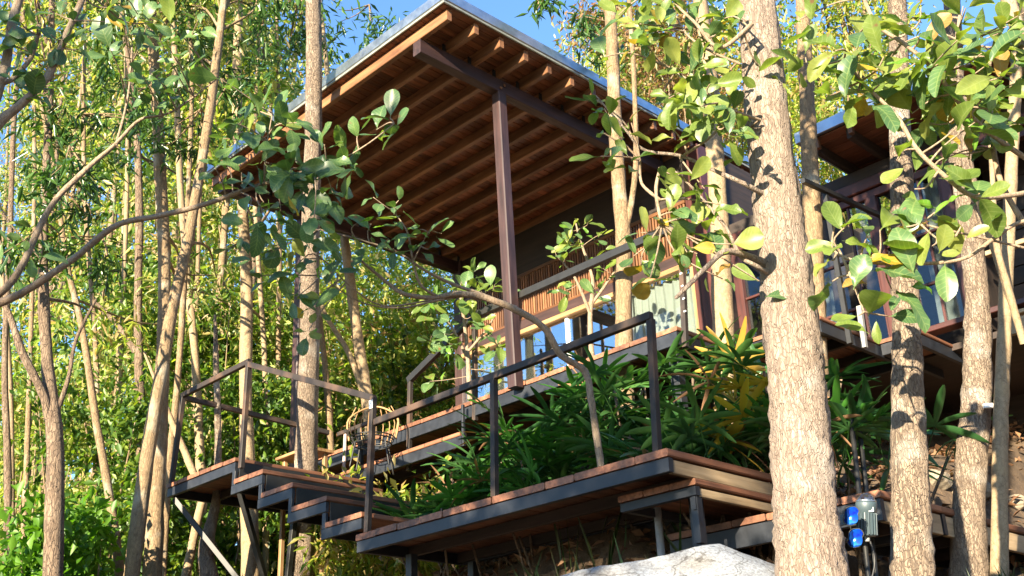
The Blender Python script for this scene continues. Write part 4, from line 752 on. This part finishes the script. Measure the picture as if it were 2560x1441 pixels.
cashew('cashew_tree', 'near bare limb slanting across the upper left corner',
  [[(-60, 380, 5.2, .045), (0, 305, 5.2, .028), (60, 255, 5.2, .022), (120, 190, 5.2, .020), (165, 90, 5.2, .019), (205, 0, 5.2, .018), (230, -80, 5.2, .016)], [(-40, 330, 5.2, .03), (10, 180, 5.2, .026), (30, 60, 5.2, .026), (60, -40, 5.2, .02)], [(30, 200, 5.2, .014), (80, 140, 5.2, .012), (100, 60, 5.2, .010)]],
  [(130, 80, 5.1, 3), (160, 100, 5.1, 3), (95, 60, 5.1, 3), (20, 170, 5.1, 4), (70, 180, 5.1, 3), (40, 100, 5.1, 3), (250, 60, 5.2, 3), (200, 120, 5.2, 2), (300, 20, 5.3, 4), (10, 540, 5.2, 3), (70, 640, 5.4, 3), (20, 620, 5.2, 3), (110, 220, 5.2, 3), (350, 30, 5.4, 4), (400, 60, 5.5, 3), (150, 40, 5.2, 4), (90, 110, 5.2, 4), (50, 60, 5.1, 4), (10, 60, 5.1, 4), (190, 60, 5.2, 4), (60, 230, 5.2, 3)], 39, .125, (('dark', .9), ('old', .05), ('lit', .05)), 'tree', trunk=(-130, 430, 5.2, .06))
# little broad-leaved tree in the terrace opening and a shrub beside the post
cashew('terrace_sapling', 'young broad-leaved tree growing in front of the glass doors',
  [[(1480, 900, 12.2, .035), (1475, 800, 12.2, .03), (1480, 740, 12.2, .026), (1480, 690, 12.2, .02), (1450, 600, 12.2, .014), (1440, 560, 12.2, .01)], [(1478, 790, 12.2, .022), (1440, 700, 12.1, .016), (1410, 660, 12.1, .01)], [(1480, 760, 12.2, .02), (1530, 690, 12.2, .015), (1560, 640, 12.1, .01)]],
  [(1430, 570, 12.1, 6), (1470, 560, 12.1, 6), (1400, 600, 12.1, 6), (1440, 610, 12.1, 6), (1490, 590, 12.1, 6), (1420, 640, 12.1, 5), (1390, 620, 12.0, 5), (1500, 640, 12.1, 5), (1520, 670, 12.1, 5), (1410, 690, 12.1, 4), (1400, 730, 12.1, 4), (1550, 620, 12.1, 5), (1500, 720, 12.1, 4)], 41, .21, (('lit', .3), ('dark', .45), ('new', .25)), 'tree')
cashew('terrace_shrub', 'glossy shrub beside the dark pavilion post',
  [[(1175, 1000, 11.9, .03), (1170, 900, 11.9, .025), (1160, 800, 11.9, .02), (1150, 730, 11.9, .014)], [(1170, 900, 11.9, .02), (1130, 820, 11.8, .014), (1100, 790, 11.8, .01)], [(1170, 880, 11.9, .018), (1220, 820, 11.8, .012), (1240, 780, 11.8, .008)]],
  scatter(rs, [(1150, 720), (1190, 715), (1230, 740), (1100, 790), (1130, 840), (1080, 720), (1210, 840), (1160, 780), (1240, 880), (1200, 920), (1110, 900)], 26, 26, 24, 11.8, .2, (4, 6)), 43, .20, (('lit', .4), ('dark', .4), ('new', .2)), 'shrub')

# ------------------------------------------------------------------ lady palms
def fan_mesh(mat, seed, n=8, L=.34, wid=.026, droop=.35):
    r = random.Random(seed); V = []; F = []
    for k in range(n):
        a = (k/(n-1)-.5)*rad(r.uniform(215, 260))+r.gauss(0, .06); l = L*(1-.25*abs(k/(n-1)-.5)*2)*r.uniform(.85, 1.12); el = r.uniform(-.1, .35); dr = droop*r.uniform(.5, 1.5)
        ns = 6; b = len(V); w0 = wid*r.uniform(.75, 1.2)
        for i in range(ns+1):
            s = i/ns; rr_ = l*s; w = w0*(.35+.65*min(1, s*3.0))*(1 if s < .75 else 1-.75*(s-.75)/.25); z = rr_*el-dr*l*s*s*.8
            cx, cy = math.sin(a)*rr_*math.cos(el*.5), math.cos(a)*rr_*math.cos(el*.5); tx, ty = math.cos(a), -math.sin(a)
            V += [(cx+tx*w, cy+ty*w, z+w*.35), (cx, cy, z-w*.1), (cx-tx*w, cy-ty*w, z+w*.35)]
        for i in range(ns):
            q = b+3*i; F += [(q, q+1, q+4, q+3), (q+1, q+2, q+5, q+4)]
    b = len(V)                                   # leaf stalk
    for i in range(4):
        s = i/3; V += [(.004, -s*.30, -.05*s*s), (-.004, -s*.30, -.05*s*s), (0, -s*.30, -.05*s*s-.006)]
    for i in range(3):
        for j in range(3): F.append((b+3*i+j, b+3*i+(j+1) % 3, b+3*i+3+(j+1) % 3, b+3*i+3+j))
    return mesh_np('frond', V, F, mat, True)
FAN = {'g': [fan_mesh(L_palm, 50+q, 7+q % 3, .32+.03*(q % 3), .018+.004*(q % 2)) for q in range(7)], 'b': [fan_mesh(L_palm_b, 70+q, 8, .30, .021, .2) for q in range(2)], 'y': [fan_mesh(L_palm_y, 80, 8, .36, .022, .15)], 'd': [fan_mesh(L_palm_d, 85+q, 6, .34, .012, .6) for q in range(2)]}
TOCAM = Vector((-.72, -.6, -.15))
def palm(base, h, n, label, r, kinds=(('g', .72), ('b', .22), ('d', .06)), scale=1.0, front=.45):
    base = np.array([base[0], base[1], float(ground_z(base[0], base[1]))]); t = thing('lady_palm', base, label, 'palm', 'lady palms in the planting bed')
    ns = max(2, n//5); stems = []
    for s in range(ns):
        e = base+np.array([r.gauss(0, .22), r.gauss(0, .22), h*r.uniform(.6, 1.0)]); b0 = base+np.array([r.gauss(0, .09), r.gauss(0, .09), -.1]); Pth = spline([b0, (b0+e)/2+np.array([r.gauss(0, .05), r.gauss(0, .05), 0]), e], 8)
        tubes('stem', [(Pth, np.full(8, .012))], B_dark, t, 6); stems.append(Pth)
    for k in range(n):
        Pth = stems[k % ns]; f = r.uniform(.35, 1.0)**.7; c = Vector(Pth[int(f*7)]); az = r.uniform(0, 2*math.pi); out = Vector((math.cos(az), math.sin(az), r.uniform(-.1, .75))).normalized()
        if r.random() < front: out = (out+TOCAM*.9+Vector((0, 0, .35))).normalized()
        kind = r.choices([q[0] for q in kinds], [q[1] for q in kinds])[0]; sc = scale*r.uniform(.8, 1.25); p = c+out*.30*sc
        if p.z < 2.22 or (p+out*.25*sc).z < 2.12:                # fronds rise clear of the deck boards
            out.z = abs(out.z)+.45; out.normalize(); c.z = max(c.z, 2.12); p = c+out*.30*sc
        nr = Vector((-out.x*.5, -out.y*.5, 1.0))+Vector((r.gauss(0, .35), r.gauss(0, .35), 0)); s = out.cross(nr).normalized(); nr = s.cross(out)
        M = Matrix(((s.x, out.x, nr.x, p.x), (s.y, out.y, nr.y, p.y), (s.z, out.z, nr.z, p.z), (0, 0, 0, 1))) @ Matrix.Scale(sc, 4)
        obj('frond', r.choice(FAN[kind]), t, M)
    return t
rp_ = random.Random(14); nth = ['first', 'second', 'third', 'fourth', 'fifth', 'sixth', 'seventh', 'eighth', 'ninth', 'tenth', 'eleventh', 'twelfth']
ys = np.linspace(8.75, 4.75, 12)
for k in range(12):
    palm((7.40+rp_.gauss(0, .06), ys[k]+rp_.gauss(0, .06)), (.55 if k < 3 else .85 if k < 9 else .75)+.04*k*(k < 9)+rp_.uniform(-.1, .15), 18, 'dark green lady palm just behind the lower deck, %s counting from the stair' % nth[k], rp_, scale=1.08)
ys = np.linspace(8.3, 4.4, 11)
for k in range(11):
    palm((7.95+rp_.gauss(0, .06), ys[k]+rp_.gauss(0, .06)), 1.2+.07*k+rp_.uniform(-.15, .15), 16, 'taller lady palm in the back row under the terrace edge, %s counting from the stair' % nth[k], rp_, scale=1.12)
palm((7.42, 4.78), 1.95, 9, 'yellowing lady palm left of the thick foreground trunk', rp_, (('y', .75), ('d', .2), ('g', .05)), 1.2, 1.0)
palm((7.6, 5.0), 1.95, 8, 'lady palm with dry brown fronds above the yellowing one', rp_, (('d', .5), ('g', .5)), 1.1, 1.0)
palm((8.3, 4.85), 1.25, 10, 'lady palm fanning out to the right of the thick foreground trunk', rp_, (('g', .8), ('b', .2)), 1.1)
palm((6.9, 6.9), 1.15, 4, 'bright green lady palm spray at the deck edge', rp_, (('b', 1.0),), 1.15)
palm((6.95, 7.6), 1.5, 4, 'bright green lady palm spray in front of the stair', rp_, (('b', .6), ('g', .4)), 1.1)

# ------------------------------------------------------------------ rocks, litter, grass
M_gran, _t, _b = mat_base('granite'); _mp = coords(_t, (1, 1, 1)); _n1 = N(_t, 'ShaderNodeTexNoise', Scale=70.0, Detail=4.0, Roughness=.8); _n2 = N(_t, 'ShaderNodeTexNoise', Scale=4.0, Detail=6.0)
for q in (_n1, _n2): _t.links.new(_mp.outputs[0], q.inputs['Vector'])
_r1 = ramp(_t, [(.33, (.10, .10, .11)), (.55, (.215, .23, .25)), (.7, (.29, .31, .335))]); _r2 = ramp(_t, [(.45, (.92, .97, 1.06)), (.68, (.66, .60, .55))]); _t.links.new(_n1.outputs[0], _r1.inputs[0]); _t.links.new(_n2.outputs[0], _r2.inputs[0])  # bluish cast of shade put into the grey of the granite
_mx = N(_t, 'ShaderNodeMix', data_type='RGBA', blend_type='MULTIPLY'); _mx.inputs[0].default_value = .8; _t.links.new(_r1.outputs[0], _mx.inputs[6]); _t.links.new(_r2.outputs[0], _mx.inputs[7]); _t.links.new(_mx.outputs[2], _b.inputs['Base Color'])
_v = N(_t, 'ShaderNodeTexVoronoi', feature='DISTANCE_TO_EDGE', Scale=3.4); _w = N(_t, 'ShaderNodeVectorMath', operation='MULTIPLY_ADD'); _t.links.new(_n2.outputs['Color'], _w.inputs[0]); _w.inputs[1].default_value = (.5, .5, .5); _t.links.new(_mp.outputs[0], _w.inputs[2]); _t.links.new(_w.outputs[0], _v.inputs['Vector'])
_rv = ramp(_t, [(.0, (.25, .22, .19)), (.025, (1, 1, 1))]); _t.links.new(_v.outputs['Distance'], _rv.inputs[0]); _m5 = N(_t, 'ShaderNodeMix', data_type='RGBA', blend_type='MULTIPLY'); _m5.inputs[0].default_value = .8; _t.links.new(_mx.outputs[2], _m5.inputs[6]); _t.links.new(_rv.outputs[0], _m5.inputs[7]); _t.links.new(_m5.outputs[2], _b.inputs['Base Color'])
_b.inputs['Roughness'].default_value = .85; bump(_t, _n1.outputs[0], _b, .6, .015)
def rock(name, label, c, r, mat, seed, cat='rock', cuts=9, yaw=0.0, group=None, planes=()):
    import bmesh
    bm = bmesh.new(); bmesh.ops.create_icosphere(bm, subdivisions=5, radius=1.0); rg = np.random.default_rng(seed); nn = unit(rg.normal(0, 1, (cuts, 3))); dd = rg.uniform(.62, .9, cuts)
    if planes: nn = np.concatenate([nn, unit(np.array([p[:3] for p in planes], float))]); dd = np.append(np.clip(dd, .78, 1), [p[3] for p in planes])
    ph = rg.uniform(0, 6, 6)
    for v in bm.verts:
        p = np.array(v.co)
        for q, d in zip(nn, dd):
            e = p @ q-d
            if e > 0: p = p-q*e*.985
        p = p*(1+.035*math.sin(7*p[0]+ph[0])*math.sin(6*p[1]+ph[1])+.018*math.sin(13*p[0]+8*p[1]+ph[4])*math.sin(11*p[2]+ph[5])+.012*math.sin(15*p[2]+ph[2]+9*p[0])+.006*math.sin(31*p[1]+ph[3]+17*p[2])); v.co = p
    me = bpy.data.meshes.new(name); bm.to_mesh(me); bm.free(); me.materials.append(mat); me.polygons.foreach_set('use_smooth', np.ones(len(me.polygons), dtype=bool))
    return tag(obj(name, me, None, Matrix.Translation(Vector(c)) @ Matrix.Rotation(yaw, 4, 'Z') @ Matrix.Diagonal((*r, 1))), label, cat, group)
c = at(1690, 1478, 5.75); rock('boulder', 'pale grey granite boulder at the foot of the thick trunk', (c[0], c[1], c[2]-.16), (1.15, .70, .62), M_gran, 8, cuts=10, yaw=-.785, planes=((-.27, .05, 1, .46), (.62, .1, 1, .52), (.05, -1, .22, .52), (-.5, -.9, .5, .60), (.6, -.9, .6, .58), (0, .4, 1, .55)))
M_stone = plain('brown_stone', (.22, .18, .13), .9)
for k, (x, y, s, lb) in enumerate(((2395, 1240, .11, 'flat tan stone behind the walkway edge'), (2440, 1225, .16, 'grey angular stone at the foot of the tan trunk'), (2345, 1205, .15, 'dark stone half buried in leaf litter'), (2535, 1262, .12, 'pale stone at the right edge above the walkway'))):
    p = hit(x, y, 6.9); rock('stone', lb, (p[0], p[1], p[2]+.01), (s, s*1.3, s*.75), M_stone, 20+k, 'stone', 8, k)
rng = np.random.default_rng(8); n = 7000; x = rng.uniform(5.2, 13.5, n); yv = rng.uniform(2.2, 9.5, n); C = np.stack([x, yv, ground_z(x, yv)+rng.uniform(.01, .06, n)], 1)
D = unit(np.stack([rng.normal(0, 1, n), rng.normal(0, 1, n), rng.normal(0, .3, n)], 1)); V, F = kite_leaves(C, D, unit(rng.normal(0, .45, (n, 3))+[0, 0, 1]), rng.uniform(.07, .17, n), rng.uniform(.015, .04, n), .3)
tag(wobj('leaf_litter', V, F, L_litter), 'brown dry leaves strewn over the slope under the houses', 'leaves', kind='stuff')
def grass(label, cx, cy, sx, sy, n, h, seed):
    rng = np.random.default_rng(seed); x = rng.normal(cx, sx, n); y = rng.normal(cy, sy, n); C = np.stack([x, y, ground_z(x, y)-.02], 1); D = unit(np.stack([rng.normal(0, .35, n), rng.normal(0, .35, n), np.ones(n)], 1))
    ll = h*rng.uniform(.35, 1.1, n); V, F = kite_leaves(C, D, unit(rng.normal(0, 1, (n, 3))), ll, np.full(n, .006), .2); tag(wobj('grass', V, F, L_grass), label, 'grass', kind='stuff')
g1 = at(1330, 1420, 9.2); grass('wispy grass in the shade under the lower deck', g1[0], g1[1], .45, .45, 130, .75, 1); g2 = at(2480, 1180, 8.0); grass('small tuft of grass at the foot of the right-hand trunks', g2[0], g2[1], .22, .22, 160, .35, 2)
g3 = at(1550, 1380, 8.6); grass('dark weeds beside the pale pole under the step', g3[0], g3[1], .22, .22, 60, .8, 3)

# ------------------------------------------------------------------ spotlight with sunglasses, chair, table
lc = at(2165, 1290, 5.35); lamp = thing('spotlight', lc, 'grey garden spotlight with clear dome strapped between the two front trunks', 'lamp')
Z0 = lc+np.array([0, 0, -.02]); LM = Matrix.Translation(Vector(Z0)) @ Matrix.Rotation(rad(8), 4, 'X')
lathe('housing', [(.036, -.075), (.040, -.072), (.042, .035), (.048, .04), (.05, .075), (.048, .082), (.03, .083)], M_grey, lamp, LM, 28)
for k in range(18):
    a = 2*math.pi*k/18; obj('cooling_fin', bar_mesh(.10, .004, .012, 0, M_grey), lamp, LM @ Matrix.Rotation(a, 4, 'Z') @ Matrix.Translation((.043, 0, -.07)) @ Matrix.Rotation(rad(-90), 4, 'Y'))
lathe('dome', [(.043, .083), (.041, .10), (.032, .115), (.018, .124), (.004, .127)], M_dome, lamp, LM, 28); lathe('bezel', [(.047, .083), (.047, .09), (.043, .092)], M_zinc, lamp, LM, 28)
lathe('gland', [(.01, -.10), (.012, -.098), (.012, -.076)], M_pipe, lamp, LM @ Matrix.Translation((0, 0, 0)), 12)
tdir = (-_r*0.35-HF); tdir = tdir/np.linalg.norm(tdir)                 # towards the viewer, a little left
obj('sticker', bar_mesh(.022, .012, .032, 0, M_white), lamp, Matrix.Translation(Vector(Z0+tdir*.047+_r*.018+np.array([0, 0, .045]))) @ Matrix.Rotation(YAW-math.pi/2, 4, 'Z'))
bar('bracket_arm', Z0+np.array([0, 0, .01])+tdir*.02-_r*.045, Z0-_r*.14, .01, .05, M_grey, lamp, .002)
tubes('cable', [(spline([Z0+np.array([0, 0, -.10]), Z0+np.array([.01, 0, -.2]), Z0-_r*.05+np.array([0, 0, -.35]), Z0-_r*.1+np.array([0, 0, -.6])], 14), np.full(14, .005))], M_black, lamp, 8)
sg0 = at(2132, 1318, 5.2); sg = thing('sunglasses', sg0, 'blue mirrored sunglasses hung upright beside the spotlight', 'sunglasses')
def lens(c, name='lens'):
    n = 28; V = [(0, 0, .004)]; ring = []
    for k in range(n):
        a = 2*math.pi*k/n; cx, sy = math.cos(a), math.sin(a); rx = .036*(abs(cx)**.75)*(1 if cx > 0 else -1)+.002*sy; ry = .041*(abs(sy)**.8)*(1 if sy > 0 else -1); ring.append((rx+(.006 if ry > 0 else -.004), ry))
    V += [(x*.6, y*.6, .0026) for x, y in ring]+[(x, y, -.001) for x, y in ring]
    F = [(0, 1+k, 1+(k+1) % n) for k in range(n)]+[(1+k, 1+n+k, 1+n+(k+1) % n, 1+(k+1) % n) for k in range(n)]
    Rm = Matrix(((_r[0], 0, tdir[0], c[0]), (_r[1], 0, tdir[1], c[1]), (0, 1, 0, c[2]), (0, 0, 0, 1))) @ Matrix.Rotation(rad(-12), 4, 'Y')
    l = obj(name, mesh_np(name, V, F, M_lens, True), sg, Rm)
    P = np.array([np.array(Rm @ Vector((x*1.04, y*1.04, -.001))) for x, y in ring+[ring[0]]]); tubes('rim', [(P, np.full(len(P), .0016))], M_black, sg, 6)
lens(sg0+np.array([0, 0, .052])); lens(sg0+np.array([0, 0, -.050])+_r*.003)
bar('bridge', sg0-_r*.012+np.array([0, 0, .012]), sg0-_r*.010+np.array([0, 0, -.012]), .004, .004, M_black, sg, .001)
for s in (1, -1): bar('temple_arm', sg0-_r*.034+np.array([0, 0, .052*s]), sg0-_r*.045-tdir*.12+np.array([0, 0, .045*s]), .004, .008, M_black, sg, .001)
cc0 = at(930, 1172, 12.6); ch = thing('wire_chair', cc0, 'black wire chair with round wicker back beside the walkway', 'chair'); r_ = np.array(_r); f_ = np.array(HF)
zs = cc0[2]+.40; ring = lambda rr_, z, n=25: np.array([cc0+r_*rr_*math.cos(2*math.pi*k/(n-1))+f_*rr_*math.sin(2*math.pi*k/(n-1))+np.array([0, 0, z]) for k in range(n)])
for z, q in ((.28, .22), (.33, .24), (.36, .25)): tubes('seat_ring', [(ring(q, z), np.full(25, .008))], M_black, ch, 6)
for k in range(14):
    a = 2*math.pi*k/14; d = r_*math.cos(a)+f_*math.sin(a); tubes('seat_wire', [(spline([cc0+d*.22+np.array([0, 0, .28]), cc0+d*.25+np.array([0, 0, .36])], 4), np.full(4, .005))], M_black, ch, 5)
for s, q in ((1, 1), (1, -1), (-1, 1), (-1, -1)): tubes('leg', [(spline([cc0+r_*.17*s+f_*.17*q+np.array([0, 0, .28]), cc0+r_*.22*s+f_*.22*q-np.array([0, 0, .02])], 5), np.full(5, .010))], M_black, ch, 6)
for k in range(9):
    a = rad(20+140*k/8); d = r_*math.cos(a)+f_*math.sin(a); tubes('back_cane', [(spline([cc0+d*.24+np.array([0, 0, .34]), cc0+d*.30+np.array([0, 0, .58]), cc0+d*.22+np.array([0, 0, .76])], 7), np.full(7, .006))], M_rattan, ch, 5)
tubes('back_hoop', [(spline([cc0+r_*.27+np.array([0, 0, .34]), cc0+r_*.28+f_*.06+np.array([0, 0, .62]), cc0+f_*.2+np.array([0, 0, .80]), cc0-r_*.28+f_*.06+np.array([0, 0, .62]), cc0-r_*.27+np.array([0, 0, .34])], 25), np.full(25, .012))], M_rattan, ch, 6)
tb = at(745, 1150, 13.4); tbt = thing('wooden_table', tb, 'pale wooden table end catching the sun behind the brown trunk', 'table')
for k in range(3): box('table_plank', (tb[0]-.1+.13*k, tb[1]-.35, tb[2]+.05), (tb[0]+.025+.13*k, tb[1]+.35, tb[2]+.085), M_trim, tbt, .005, axis=1)
for sx, sy in ((0, -.28), (.2, -.28), (0, .28), (.2, .28)): bar('leg', (tb[0]+sx, tb[1]+sy, ground_z(tb[0], tb[1])), (tb[0]+sx, tb[1]+sy, tb[2]+.05), .05, .05, M_trim, tbt, .004)
wc = at(2475, 1015, 8.25); wt = thing('cable_box', wc, 'small white junction box on the pale slender trunk', 'box'); bar('case', wc-_r*.05, wc+_r*.02, .03, .035, M_white, wt, .004)
